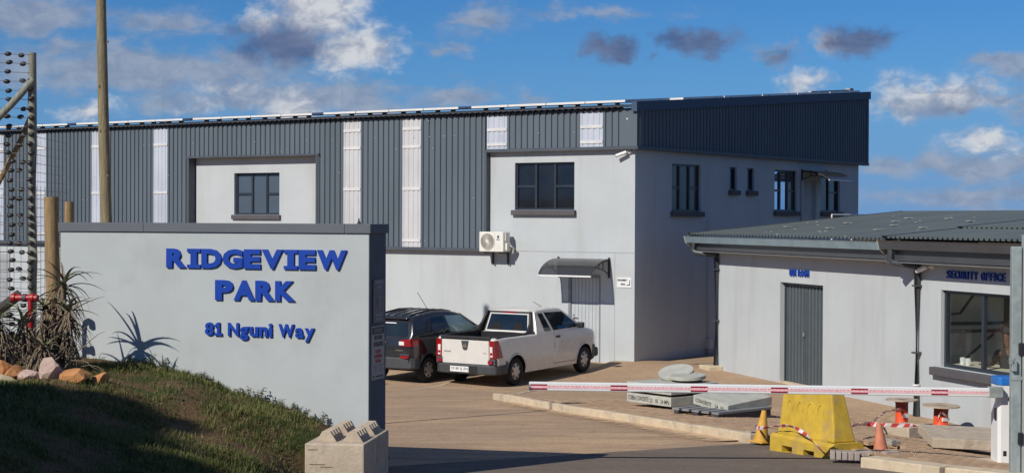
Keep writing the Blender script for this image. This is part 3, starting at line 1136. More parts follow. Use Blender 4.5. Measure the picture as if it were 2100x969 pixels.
def build_ac():
    a = thing('air_conditioner', 'cream outdoor air conditioner on the wall left of the awning', 'air conditioner', in_m(-3.9, -.15, 2.53), R(-34.5))
    w, d, h = .74, .28, .50
    MB().box(-.37, .37, -.30, 0, .02, .52).build('casing', CREAM, a, bevel=.018)
    g = MB()
    c = (-.11, -.302, .275)
    g.lathe([(.001, -.004), (.205, -.004), (.205, .004), (.001, .004)], 'Y', 28, c)
    fan = g.build('fan_recess', mat('shaded_fan', (.20, .185, .15), .7), a)
    gr = MB()
    for k in range(26):
        t = 2 * math.pi * k / 26
        pts = []
        for i in range(5):
            r = .04 + .165 * i / 4
            tt = t + .9 * i / 4
            pts.append((c[0] + r * math.cos(tt), c[1] - .010, c[2] + r * math.sin(tt)))
        gr.tube(pts, .005, 4)
    gr.lathe([(.001, -.02), (.036, -.018), (.036, -.004), (.001, -.004)], 'Y', 16, c)
    for r in (.21,):
        gr.tube([(c[0] + r * math.cos(2 * math.pi * i / 32), c[1] - .006, c[2] + r * math.sin(2 * math.pi * i / 32)) for i in range(33)], .008, 5)
    gr.build('fan_grille', CREAM, a)
    ln = MB()
    for z in (.10, .15, .2):
        ln.box(.13, .30, -.304, -.300, z, z + .006)
    ln.box(.107, .111, -.304, -.300, .04, .50)
    ln.build('panel_groove', mat('cream_shadow', (.55, .53, .46), .6), a)
    lg = MB().box(.19, .245, -.305, -.301, .36, .43)
    lg.build('maker_emblem', mat('navy_print', (.05, .09, .16), .5), a)
    put_text('maker_name', 'alliance', MATS['navy_print'], a, (.165, -.304, .315), FRONT, .04, 0, .001, width=.11, height=.03)
    s = MB().box(.372, .40, -.24, -.06, .30, .50)
    s.box(.372, .43, -.22, -.04, .06, .24)
    s.build('valve_cover', CREAM, a, bevel=.008)
    p = MB().tube([(.40, -.1, .17), (.47, -.08, .16), (.50, -.02, .10), (.46, .0, -.02)], .03)
    p.build('pipe_lagging', mat('grey_lagging', (.35, .35, .34), .7), a)
    b = MB()
    for x in (-.24, .22):
        b.box(x - .02, x + .02, -.30, .14, -.02, .02)
        b.box(x - .02, x + .02, .11, .145, -.30, .02)
    b.build('wall_bracket', DGREY, a)


build_ac()


def cctv(name, label, loc, rz, dirx):
    c = thing(name, label, 'security camera', loc, rz)
    MB().lathe([(.055, 0), (.055, -.05), (.03, -.07)], 'Y', 14).build('camera_base', WHITE, c, smooth=40)
    b = MB().tube([(0, -.05, 0), (dirx * .06, -.10, -.02)], .022)
    b.build('camera_arm', WHITE, c)
    p0, p1 = Vector((dirx * .03, -.11, -.01)), Vector((dirx * .30, -.15, -.10))
    b = MB().tube([p0, p1], .042, 12)
    b.build('camera_body', WHITE, c, smooth=50)
    b = MB().tube([p1, p1 + (p1 - p0).normalized() * .012], .036, 12)
    b.build('camera_lens', BLACK, c)
    return c


cctv('security_camera', 'white bullet camera at the top corner of the sunlit office wall', in_m(-.14, 0, 5.0), R(-34.5), -1)


def management_sign():
    s = thing('wall_sign', 'small white sign reading management office beside the awning', 'sign', in_m(-.28, 0, 1.86), R(-34.5))
    MB().box(-.20, .20, -.015, 0, -.12, .12).build('sign_board', SIGNW, s)
    put_text('sign_lettering', 'MANAGEMENT', INK, s, (-.18, -.018, .03), FRONT, .05, 0, .002, width=.26, height=.05)
    put_text('sign_lettering', 'OFFICE', INK, s, (-.10, -.018, -.07), FRONT, .05, 0, .002, width=.13, height=.05)
    MB().box(.145, .165, -.018, -.0155, -.07, .06).box(.07, .145, -.018, -.0155, -.07, -.05).build('sign_arrow', INK, s)


management_sign()


def roof_kit():
    # solar panels seen from below the eave: groups of four with walkways between
    proto = None
    xs = []
    x = -.75
    while x > -38:
        for k in range(4):
            xs.append(x - k * 1.14)
        x -= 4 * 1.14 + .40
    places = [(px, .0) for px in xs]
    slope = math.atan(.0805)
    names = ['first', 'second', 'third', 'fourth', 'fifth', 'sixth', 'seventh']
    for i, (px, py) in enumerate(places):
        if proto is None:
            p = thing('solar_panel', '', 'solar panel')
            MB().box(-.56, .56, 0, 2.2, .07, .125).build('panel_frame', WHITE, p)
            MB().box(-.545, .545, .015, 2.185, .126, .128).build('cells', mat('solar_cells', (.012, .016, .035), .1), p)
            rl = MB()
            for yy in (.35, 1.7):
                rl.box(-.57, .57, yy, yy + .04, .05, .089)
            for xx in (-.4, .1):
                rl.box(xx, xx + .05, .3, .45, .0, .05)
            rl.build('mounting_rail', DGREY, p)
            proto = p
        else:
            p = copy_tree(proto)
        p.location = in_m(px, -.16, roof_zf(-.16) + .075)
        p.rotation_euler = (Matrix.Rotation(R(-34.5), 3, 'Z') @ Matrix.Rotation(slope, 3, 'X')).to_euler()
        p['label'] = 'solar panel lying in the row along the front eave of the warehouse roof'
        p['group'] = 'solar panels along the front eave'
    proto2 = None
    for k in range(7):
        yy = .6 + 2.24 * k if k < 5 else None
        if yy is None:
            break
        q = copy_tree(bpy.data.objects['solar_panel'])
        q.location = in_m(-.46, yy + 1.6, roof_zf(yy + 1.6) + .075)
        q['label'] = 'solar panel seen edge on above the navy side verge of the warehouse roof'
        q['group'] = 'solar panels along the side verge'
    for (u, yy, h, lab) in ((-17.6, 1.5, 1.5, 'thin lightning rod on the roof edge right of the utility pole'),
                            (-11.3, 2.5, 1.7, 'thin lightning rod on the roof above the large sign'),
                            (-3.9, 3.5, 1.9, 'thin lightning rod on the roof above the upper office window'),
                            (-.8, 10.2, 1.9, 'thin lightning rod near the high right end of the roof')):
        z = roof_zf(yy) + .05
        r = thing('lightning_rod', lab, 'lightning rod', in_m(u, yy, z), 0, 'lightning rods on the warehouse roof')
        MB().tube([(0, 0, .05), (0, 0, h)], [.006, .003], 5).build('rod', GALV, r)
        MB().box(-.1, .1, -.1, .1, -.02, .06).build('rod_base', GALV, r)
    vb = MB().box(-.9, -.1, 10.1, 13.4, 0, .05)
    vb2 = thing('cable_tray', 'pale cable tray lying along the top of the roof verge', 'cable tray', in_m(-.3, 10.6, roof_zf(10.6) + .15),
                R(-34.5))
    sl = .0805
    m = MB()
    m.add([(-.05, 0, .03), (.05, 0, .03), (.05, 0, .09), (-.05, 0, .09), (-.05, 2.8, .03 + 2.8 * sl), (.05, 2.8, .03 + 2.8 * sl),
           (.05, 2.8, .09 + 2.8 * sl), (-.05, 2.8, .09 + 2.8 * sl)],
          [(0, 1, 2, 3), (7, 6, 5, 4), (0, 4, 5, 1), (1, 5, 6, 2), (2, 6, 7, 3), (3, 7, 4, 0)])
    m.build('tray', PUTTY, vb2)
    MB().box(-.07, .07, 2.78, 3.05, .03 + 2.8 * sl, .14 + 2.8 * sl).build('junction_box', LAMPG, vb2)
    h = thing('handrail', 'white tubular handrail of the landing beyond the low roof', 'handrail', in_m(.9, 10.9, 2.4), R(-34.5))
    r = MB()
    r.tube([(0, -1.4, 1.13), (0, 1.25, 1.13)], .022)
    for yy in (-1.4, .0, 1.25):
        r.tube([(0, yy, -2.5), (0, yy, 1.13)], .022)
    r.build('rail', WHITE, h)


roof_kit()


# ------------------------------------------------------------------ office building
def build_office():
    w = thing('office_building', 'low grey security office with a grey green metal roof right of the parking bays', 'office building',
              (OX, OY, 0), R(-72.5))
    S1 = 8.85
    wall_sheet(0, S1, -.7, 2.9, [(3.18, 5.12, -.1, 2.04)], .16).build('front_wall', STUCCO, w)
    wall_sheet(S1, 14.2, -.7, 2.9, [(10.21, 13.3, .82, 2.17)], .16, y=-.4).build('office_front_wall', STUCCO, w)
    MB().quad((S1, -.4, -.7), (S1, 0, -.7), (S1, 0, 2.9), (S1, -.4, 2.9)).build('end_wall', STUCCO, w)
    MB().quad((0, 0, -.7), (0, 7, -.7), (0, 7, 2.9), (0, 0, 2.9)).build('end_wall', STUCCO, w)
    # office room behind the window
    MB().box(8.95, 9.05, -.2, 2.6, 0, 2.5).build('partition', INWALL, w)
    MB().box(9.06, 13.6, 1.9, 2.0, 0, 2.5).build('partition', INWALL, w)
    MB().box(9.06, 14.1, -.22, 2.49, .0, .06).build('room_floor', mat('room_floor_tile', (.58, .56, .52), .6), w)
    MB().box(8.95, 14.1, -.22, 2.6, 2.52, 2.6).build('room_ceiling', mat('room_ceiling_board', (.8, .8, .78), .9), w)
    # soffit
    MB().box(-.80, S1 + .1, -.344, -.002, 2.62, 2.66).build('soffit', mat('grey_soffit', (.16, .165, .17), .8), w)
    MB().box(8.93, 14.6, -.744, -.405, 2.62, 2.66).build('soffit', MATS['grey_soffit'], w)
    MB().box(-.80, 8.86, -.37, -.345, 2.662, 2.93).build('fascia_board', GUTTERD, w)
    MB().box(8.93, 14.6, -.77, -.745, 2.662, 2.95).build('fascia_board', GUTTERD, w)

    def gutter(x0, x1, y, z, m, name):
        prof = [(0, 0), (0, -.16), (-.10, -.16), (-.135, -.02), (-.15, 0), (-.14, 0), (-.125, -.02), (-.092, -.15), (-.01, -.15), (-.01, 0)]
        MB().prism([(y + a, z + b) for a, b in prof], x0, x1, 'YZ').build(name, m, w)
        MB().prism([(y + a, z + b) for a, b in ((.03, .0), (.03, -.25), (-.0, -.25), (-.105, -.165), (-.15, 0))], x0 - .018, x0 - .001, 'YZ').build('gutter_end', PUTTY, w)
    gutter(-.85, 8.9, -.38, 2.99, GUTTER, 'gutter')
    gutter(8.91, 14.6, -.78, 3.02, GUTTERD, 'gutter')

    # corrugated roofs: pans rise towards the back
    def roof(x0, x1, y0, y1, z0, slope, yr, zdrop=None, name='roof'):
        pitch, hgt = .155, .038
        pts = []
        x = x0
        while x < x1 - pitch:
            for dx, dz in ((0, 0), (.085, 0), (.1, hgt), (.14, hgt), (.155, 0)):
                pts.append((x + dx, dz))
            x += pitch
        vs, fs = [], []
        ys = [y0, yr] + ([y1] if y1 > yr else [])
        for px, dz in pts:
            for yy in ys:
                z = z0 + slope * (min(yy, yr) - y0) - slope * max(0, yy - yr)
                vs.append((px, yy, z + dz))
        n = len(ys)
        for i in range(len(pts) - 1):
            for k in range(n - 1):
                fs.append((i * n + k, i * n + k + 1, (i + 1) * n + k + 1, (i + 1) * n + k))
        o = MB().add(vs, fs).build(name, ROOFG, w)
        # flat verge capping
        zb = z0 + slope * (yr - y0)
        MB().add([(x0 - .06, y0, z0 + .045), (x0 + .06, y0, z0 + .045), (x0 + .06, yr, zb + .045), (x0 - .06, yr, zb + .045),
                  (x0 - .06, y0, z0 - .06), (x0 - .06, yr, zb - .06)], [(0, 1, 2, 3), (4, 0, 3, 5)]).build('verge_flashing', ROOFG, w)
        return o
    sl = .096
    roof(-.83, 14.6, -.43, 11, 3.02, sl, 5.4)
    roof(8.97, 14.6, -.84, 1.5, 3.06, sl, 1.5)
    roof(9.15, 14.6, .62, 3.9, 3.235, sl, 3.9)
    MB().box(9.13, 14.6, .52, .60, 3.14, 3.225).build('gutter', GUTTER, w)
    # pale fixing plates scattered on the roof
    pl = MB()
    for (x, y) in ((1.2, 1.2), (2.2, 2.2), (3.4, 1.1), (3.6, 2.6), (4.9, 1.8), (4.6, 3.3), (6.2, 2.8), (6.7, 1.4), (2.8, 3.4), (7.5, 3.8), (5.8, .9)):
        z = 3.02 + sl * (y + .43) + .045
        pl.box(x - .11, x + .05, y - .05, y + .05, z, z + .012)
        pl.box(x - .02, x + .14, y - .13, y - .052, z, z + .011)
    p = pl.build('fixing_plate', mat('pale_sealant', (.42, .41, .36), .7), w)
    p['kind'] = 'stuff'
    sc = MB()
    for i in range(26):
        x, y = rnd.uniform(0, 9), rnd.uniform(-.4, 4.8)
        z = 3.02 + sl * (y + .43) + .04
        sc.box(x - .015, x + .015, y - .02, y + .02, z, z + .012)
    p = sc.build('roof_screw', MATS['pale_sealant'], w)
    p['kind'] = 'stuff'

    # downpipes
    def pipe(x, yw, xg, yg, zg, name):
        b = MB()
        b.tube([(xg, yg, zg), (xg, yg, zg - .17), (xg + (x - xg) * .12, yg + .02, zg - .235), (x, yw - .03, zg - .30), (x, yw - .065, zg - .38), (x, yw - .065, -.16)], .062, 12)
        b.build(name, GUTTERD, w, smooth=50)
        for z in (1.0, 2.2):
            MB().box(x - .068, x + .068, yw - .132, yw - .0, z, z + .03).build('pipe_clip', GUTTERD, w)
    pipe(.0, -.0, -.45, -.45, 2.84, 'downpipe')
    pipe(9.52, -.4, 9.25, -.85, 2.86, 'downpipe')
    MB().tube([(-.07, .05, -.1), (-.07, .05, 2.5)], .022).build('conduit', WHITE, w)
    MB().lathe([(.066, 0), (.066, .03)], 'Z', 14, (9.52, -.465, .42)).build('pipe_band', WHITE, w)
    sp = MB().box(-.35, .25, -.35, .0, -.2, -.03)
    sp.build('splash_block', KERB, w, bevel=.02)
    # double door of ribbed steel
    fr = MB()
    fr.box(3.19, 3.24, .1, .16, -.1, 2.03).box(5.06, 5.11, .1, .16, -.1, 2.03).box(3.24, 5.06, .1, .16, 1.98, 2.03)
    d = fr.build('door_frame', FRAME, w)
    dm = mat('slate_door_paint', (.085, .105, .115), .45, var=.06)
    ribbed(3.25, 4.14, lambda x: -.08, lambda x: 1.97, .12, pitch=.148, depth=.05, gap=.06).build('door_leaf', dm, d)
    ribbed(4.16, 5.05, lambda x: -.08, lambda x: 1.97, .12, pitch=.148, depth=.05, gap=.06).build('door_leaf', dm, d)
    MB().box(3.2, 5.1, .17, .19, -.1, 2.0).build('door_backing', BLACK, d)
    MB().box(4.05, 4.12, .095, .118, .92, 1.0).build('door_lock', STEEL, d)
    MB().box(3.17, 5.13, -.01, .15, -.2, -.095).build('threshold', KERB, d)
    # security window
    fr = window(w, 10.21, 13.3, .82, 2.17, -.30, None, None, (.385, .72), (), pane_m=CLEAR, fw=.06, sill=False)
    MB().box(10.02, 13.5, -.52, -.385, .67, .81).build('sill', SILL, fr, bevel=.012)
    # lettering on the walls
    x = 3.66
    for ch in 'UDI ROOM':
        if ch != ' ':
            put_text('letter', ch, BLUE, w, (x, -.018, 2.19), FRONT, .18, .03, .001, width=.035 if ch == 'I' else .098, height=.135)
        x += .075 if ch == 'I' else (.06 if ch == ' ' else .128)
    x = 10.42
    for ch in 'SECURITY OFFICE':
        if ch != ' ':
            wd = .04 if ch == 'I' else .098
            put_text('letter', ch, BLUE, w, (x, -.418, 2.385), FRONT, .18, .03, .001, width=wd, height=.135)
        x += .09 if ch == ' ' else (.085 if ch == 'I' else .126)
    # shelving frame, desk with mugs inside the room
    MB().box(13.6, 13.7, -.2, 2.0, .1, 2.5).build('partition', INWALL, w)
    return w


OFF = build_office()


def in_o(x, y, z):
    return tuple(FO @ Vector((x, y, z)))


cctv('security_camera', 'dusty bullet camera under the eave beside the security office lettering', in_o(9.95, -.4, 2.58), R(-72.5), -1)


def office_inside():
    r = thing('steel_rack', 'dark steel rack with diagonal braces behind the office window', 'rack', in_o(9.3, .2, .06), R(-72.5))
    b = MB()
    for x, y in ((0, .05), (.05, 1.25)):
        b.box(x, x + .07, y, y + .07, 0, 2.3)
    b.build('upright', FRAME, r)
    for z in (1.42, 1.28):
        MB().box(.0, .05, .12, 1.25, z, z + .06).build('cross_bar', FRAME, r)
    b = MB()
    b.tube([(.03, .15, .70), (.03, .35, .72), (.03, 1.05, 1.25)], .025, 6)
    b.tube([(.03, .15, 1.62), (.03, .35, 1.64), (.03, .9, 2.3)], .025, 6)
    b.build('brace', FRAME, r)
    d = thing('desk', 'pale desk below the security office window', 'desk', in_o(10.9, .12, .06), R(-72.5))
    MB().box(-1.15, 1.6, -.26, .45, .76, .80).build('desk_top', DESK, d)
    for x in (-1.1, 1.5):
        MB().box(x, x + .05, -.2, .4, 0, .76).build('leg', FRAME, d)
    for i, (x, y, lab) in enumerate(((-.62, -.12, 'white mug at the far left end of the office desk'), (-.42, -.14, 'white mug standing right of its twin on the office desk'))):
        m = MB().lathe([(.045, 0), (.05, .12), (.042, .12), (.038, .01)], 'Z', 14)
        m.tube([(.05, 0, .09), (.08, 0, .075), (.08, 0, .04), (.05, 0, .03)], .008, 5)
        o = m.build('mug', WHITE)
        o.matrix_world = Matrix.Translation(in_o(10.9 + x, .12 + y, .86)) @ Matrix.Rotation(R(-72.5), 4, 'Z')
        tag(o, lab, 'mug')


office_inside()


# ------------------------------------------------------------------ sign wall
def build_sign():
    L, T = 5.5, .68
    w = thing('sign_wall', 'grey entrance wall with raised blue lettering and a dark coping', 'sign wall', (SX, SY, SZ), R(-17.7))
    w.scale = (KS, KS, KS)
    MB().box(-L, 0, 0, T, -1.3, 3.15).build('wall_body', [STUCCO_SIGN], w)
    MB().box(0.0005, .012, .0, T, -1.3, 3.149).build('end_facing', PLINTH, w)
    cp = mat('dark_coping', (.115, .125, .14), .8, var=.06, vscale=2, bump=.15)
    for i, (a, b) in enumerate(((-L - .03, -3.94), (-3.937, -.4), (-.397, .04))):
        MB().box(a, b, -.03, T + .07, 3.15, 3.295).build('coping', cp, w, bevel=.006)
    # raised letters: widths follow the photograph
    Y = -.018

    def row(txt, x0, x1, z0, h, depth, gap, wide, bold):
        tot = sum(wide.get(c, 1.) for c in txt) + gap * (len(txt) - 1)
        k = (x1 - x0) / tot
        x = x0
        for c in txt:
            wd = wide.get(c, 1.) * k
            if c == 'I':
                m = MB()
                s = wd * .26
                m.box(x, x + wd, Y - depth / 2, Y + depth / 2, z0 + h * .82, z0 + h)
                m.box(x, x + wd, Y - depth / 2, Y + depth / 2, z0, z0 + h * .18)
                m.box(x + s, x + wd - s, Y - depth / 2 + .0005, Y + depth / 2, z0 + h * .18, z0 + h * .82)
                m.build('letter', BLUE, w)
            elif c != ' ':
                put_text('letter', c, BLUE, w, (x, Y, z0), FRONT, .4, depth, bold, width=wd, height=h)
            x += wd + gap * k
    wide = {'R': 1.0, 'I': .66, 'D': 1.0, 'G': 1.0, 'E': .82, 'V': 1.02, 'W': 1.42, 'P': .95, 'A': 1.1, 'K': 1.02}
    row('RIDGEVIEW', -3.52, -.36, 2.575, .31, .034, .06, wide, .022)
    row('PARK', -2.64, -1.24, 2.07, .32, .034, .03, wide, .022)
    # street address: mixed case, so heights differ
    x = -2.82
    for c, wd, z, h in (('8', .155, 1.5, .21), ('1', .13, 1.5, .21), (' ', .07, 0, 0), ('N', .19, 1.5, .21), ('g', .155, 1.44, .215), ('u', .15, 1.5, .155),
                        ('n', .15, 1.5, .158), ('i', .06, 1.5, .215), (' ', .075, 0, 0), ('W', .27, 1.5, .21), ('a', .145, 1.497, .16), ('y', .165, 1.44, .215)):
        if c == '1':
            MB().prism([(x, z), (x + wd, z), (x + wd, z + .04), (x + wd * .70, z + .04), (x + wd * .70, z + h), (x + wd * .38, z + h), (x, z + h * .80),
                        (x, z + h * .64), (x + wd * .32, z + h * .72), (x + wd * .32, z + .04), (x, z + .04)], Y - .017, Y + .017).build('letter', BLUE, w)
        elif c != ' ':
            put_text('letter', c, BLUE, w, (x, Y, z), FRONT, .3, .034, .010, width=wd, height=h)
        x += wd + .018
    # small aerial on the coping
    a = tag(MB().lathe([(.035, 0), (.012, .05), (.008, .09)], 'Z', 10).build('aerial', BLACK), 'tiny black cone shaped aerial on top of the sign wall coping', 'aerial')
    a.location = FS @ Vector((-.25, .2, 3.296))
    a.scale = (KS, KS, KS)
    # boards on the end face (they look along local +X)
    E = (R(90), 0, R(90))

    def board(name, lab, y0, y1, z0, z1, m):
        b = thing(name, lab, 'sign', tuple(FS @ Vector((.012, (y0 + y1) / 2, (z0 + z1) / 2))), R(-17.7))
        b.scale = (KS, KS, KS)
        MB().box(0.001, .02, -(y1 - y0) / 2, (y1 - y0) / 2, -(z1 - z0) / 2, (z1 - z0) / 2).build('board', m, b)
        return b, (y1 - y0) / 2, (z1 - z0) / 2
    b, hy, hz = board('wall_plaque', 'dark navy plaque with a shield, upper sign on the end of the entrance wall', .12, .57, 1.75, 2.43, SIGNN)
    for z, h, hw in ((.27, .05, .17), (.195, .04, .11), (-.245, .035, .15), (-.30, .03, .14)):
        MB().box(.0205, .024, -hw, hw, z, z + h).build('plaque_print', SIGNL, b)
    for z in (.165, -.195):
        MB().box(.0205, .026, -.20, .20, z, z + .012).build('plaque_line', SIGNL, b)
    sh = [(-.075, .06), (0, .085), (.075, .06), (.07, -.02), (0, -.13), (-.07, -.02)]
    MB().prism(sh, .0206, .024, 'YZ').build('shield', SIGNL, b)
    MB().prism([(a * .7, c * .7 - .005) for a, c in sh], .0241, .0255, 'YZ').build('shield_centre', SIGNN, b)
    put_text('plaque_print', 'Trading Right', SIGNL, b, (.0215, -.15, .105), E, .05, 0, .001, width=.30, height=.045)
    b, hy, hz = board('notice_board', 'weathered no work available notice, lower sign on the end of the entrance wall', .06, .58, .86, 1.70, SIGNG)
    MB().box(.0205, .023, -hy + .02, hy - .02, hz - .13, hz - .02).build('header_band', INK, b)
    put_text('notice_print', 'CONTACT', SIGNG, b, (.0245, -.17, hz - .105), E, .06, 0, .001, width=.34, height=.06)
    put_text('notice_print', 'NO WORK', INK, b, (.0222, -.16, .20), E, .06, 0, .003, width=.34, height=.075)
    put_text('notice_print', 'AVAILABLE', INK, b, (.0222, -.19, .095), E, .06, 0, .003, width=.40, height=.08)
    for t, z, wd in (('AKUKHO', .0, .24), ('UMSEBENZI', -.075, .34), ('OKHONA', -.15, .25)):
        put_text('notice_print', t, INKR, b, (.0222, -wd / 2, z - .01), E, .06, 0, .003, width=wd, height=.058)
    m = MB()
    for col in (-.19, .03):
        for k in range(6):
            m.box(.0205, .022, col + .03, col + .17 - .02 * (k % 3), -.20 - .024 * k, -.188 - .024 * k)
        m.box(.0205, .0222, col, col + .018, -.22, -.195)
    m.build('small_print', SIGNL, b)
    m = MB().box(.0205, .022, -.2, -.15, -.40, -.35).box(.0205, .022, -.1, .12, -.385, -.36).box(.0205, .022, .15, .2, -.40, -.355)
    m.build('small_print', INK, b)


build_sign()


# ------------------------------------------------------------------ vehicles
def lerp_tab(tab, x):
    if x <= tab[0][0]:
        return tab[0][1]
    for (a, va), (b, vb) in zip(tab, tab[1:]):
        if x <= b:
            return va + (vb - va) * (x - a) / (b - a) if b > a else vb
    return tab[-1][1]


class Car:
    """body lofted along x from silhouette tables and a width function"""
    def __init__(s, top, bottom, plan, belt, roof_z, roof_k, stations):
        s.top, s.bottom, s.plan, s.belt, s.roof_z, s.roof_k, s.st = top, bottom, plan, belt, roof_z, roof_k, stations

    def W(s, x, z):
        p = lerp_tab(s.plan, x)
        if z <= s.belt:
            q = (z - .62) / .5
            f = 1 - .045 * q * q
            if z < .42:
                f -= .10 * (.42 - z)
        else:
            q = (s.belt - .62) / .5
            f = (1 - .045 * q * q) - s.roof_k * ((z - s.belt) / (s.roof_z - s.belt)) ** 1.15
        return p * f

    def loft(s, name, m, parent, arches, cut=None):
        ns, r = 14, .055
        rings = []
        for x in s.st:
            zb, zt = lerp_tab(s.bottom, x), lerp_tab(s.top, x)
            ring = []
            for i in range(ns):
                z = zb + (zt - r - zb) * i / (ns - 1)
                ring.append((x, s.W(x, z), z))
            w1 = s.W(x, zt - r)
            for k in (1, 2, 3):
                t = k / 3 * math.pi / 2
                ring.append((x, w1 - r * (1 - math.cos(t)), zt - r + r * math.sin(t)))
            w2 = w1 - r
            for k in (1, 2, 3):
                q = k / 3
                ring.append((x, w2 * (1 - q), zt + .018 * (1 - (1 - q) ** 2)))
            full = ring + [(a, -b, c) for a, b, c in ring[-2::-1]]
            rings.append(full)
        n = len(rings[0])
        mb = MB()
        vs = [p for rg in rings for p in rg]
        fs = []
        for i in range(len(rings) - 1):
            for k in range(n):
                k2 = (k + 1) % n
                fs.append((i * n + k, i * n + k2, (i + 1) * n + k2, (i + 1) * n + k))
        fs.append(tuple(range(n)))
        fs.append(tuple((len(rings) - 1) * n + k for k in range(n)))
        mb.add(vs, fs)
        o = mb.build(name, [m, BLACK], parent)
        tools = []
        for ax, az, ar in arches:
            for sgn in (1, -1):
                c = MB().lathe([(ar, -.16), (ar, .16)], 'Y', 28, (ax, sgn * .76, az)).build('cut', BLACK)
                tools.append(c)
        if cut:
            tools.append(MB().box(*cut).build('cut', BLACK))
        for c in tools:
            c.parent = parent
            c.data.polygons.foreach_set('material_index', [0] * len(c.data.polygons))
            b = o.modifiers.new('cut', 'BOOLEAN')
            b.object, b.operation, b.solver = c, 'DIFFERENCE', 'EXACT'
            b.material_mode = 'TRANSFER'
        bake(o)
        for c in tools:
            bpy.data.objects.remove(c)
        me = o.data
        me.polygons.foreach_set('use_smooth', [True] * len(me.polygons))
        me.set_sharp_from_angle(angle=R(32))
        return o

    def patch(s, quad, sgn, off, n=8, m=5, thick=.004):
        """side panel between four (x,z) corners: rear-bottom, front-bottom, front-top, rear-top"""
        (x0, z0), (x1, z1), (x2, z2), (x3, z3) = quad
        vs, fs = [], []
        for j in range(m + 1):
            b = j / m
            for i in range(n + 1):
                a = i / n
                x = (x0 * (1 - a) + x1 * a) * (1 - b) + (x3 * (1 - a) + x2 * a) * b
                z = (z0 * (1 - a) + z1 * a) * (1 - b) + (z3 * (1 - a) + z2 * a) * b
                vs.append((x, sgn * (s.W(x, z) + off), z))
        for j in range(m):
            for i in range(n):
                a = j * (n + 1) + i
                fs.append((a, a + 1, a + n + 2, a + n + 1))
        return MB().add(vs, fs)

    def line(s, pts, sgn, off, r):
        return MB().tube([(x, sgn * (s.W(x, z) + off), z) for x, z in pts], r, 4)


def wheel(parent, x, y, r, sgn, holes, wid=.18):
    t = thing('wheel', '', '', (x, y, r))
    del t['label'], t['category']
    t.parent = parent
    ty = MB().lathe([(r * .60, -wid / 2), (r * .9, -wid / 2), (r * .985, -wid * .34), (r, -wid * .2), (r, wid * .2), (r * .985, wid * .34), (r * .9, wid / 2), (r * .60, wid / 2), (r * .58, 0), (r * .60, -wid / 2)], 'Y', 30, cap=False)
    ty.build('tyre', TYRE, t, smooth=35)
    yo = sgn * (wid / 2 - .02)
    h = MB().lathe([(.001, yo + sgn * .022), (r * .25, yo + sgn * .022), (r * .52, yo + sgn * .012), (r * .625, yo - sgn * .0), (r * .63, yo - sgn * .03)], 'Y', 30)
    h.build('rim', HUB, t, smooth=30)
    for k in range(holes):
        d = MB()
        a = 2 * math.pi * k / holes + .3
        a0, a1, am = a - .24, a + .24, a
        pts = [(r * .53 * math.cos(a0), r * .53 * math.sin(a0)), (r * .53 * math.cos(a1), r * .53 * math.sin(a1)),
               (r * .33 * math.cos(am + .12), r * .33 * math.sin(am + .12)), (r * .33 * math.cos(am - .12), r * .33 * math.sin(am - .12))]
        d.prism(pts, yo + sgn * .004, yo + sgn * .0205)
        d.build('rim_opening', BLACK, t)
    return t


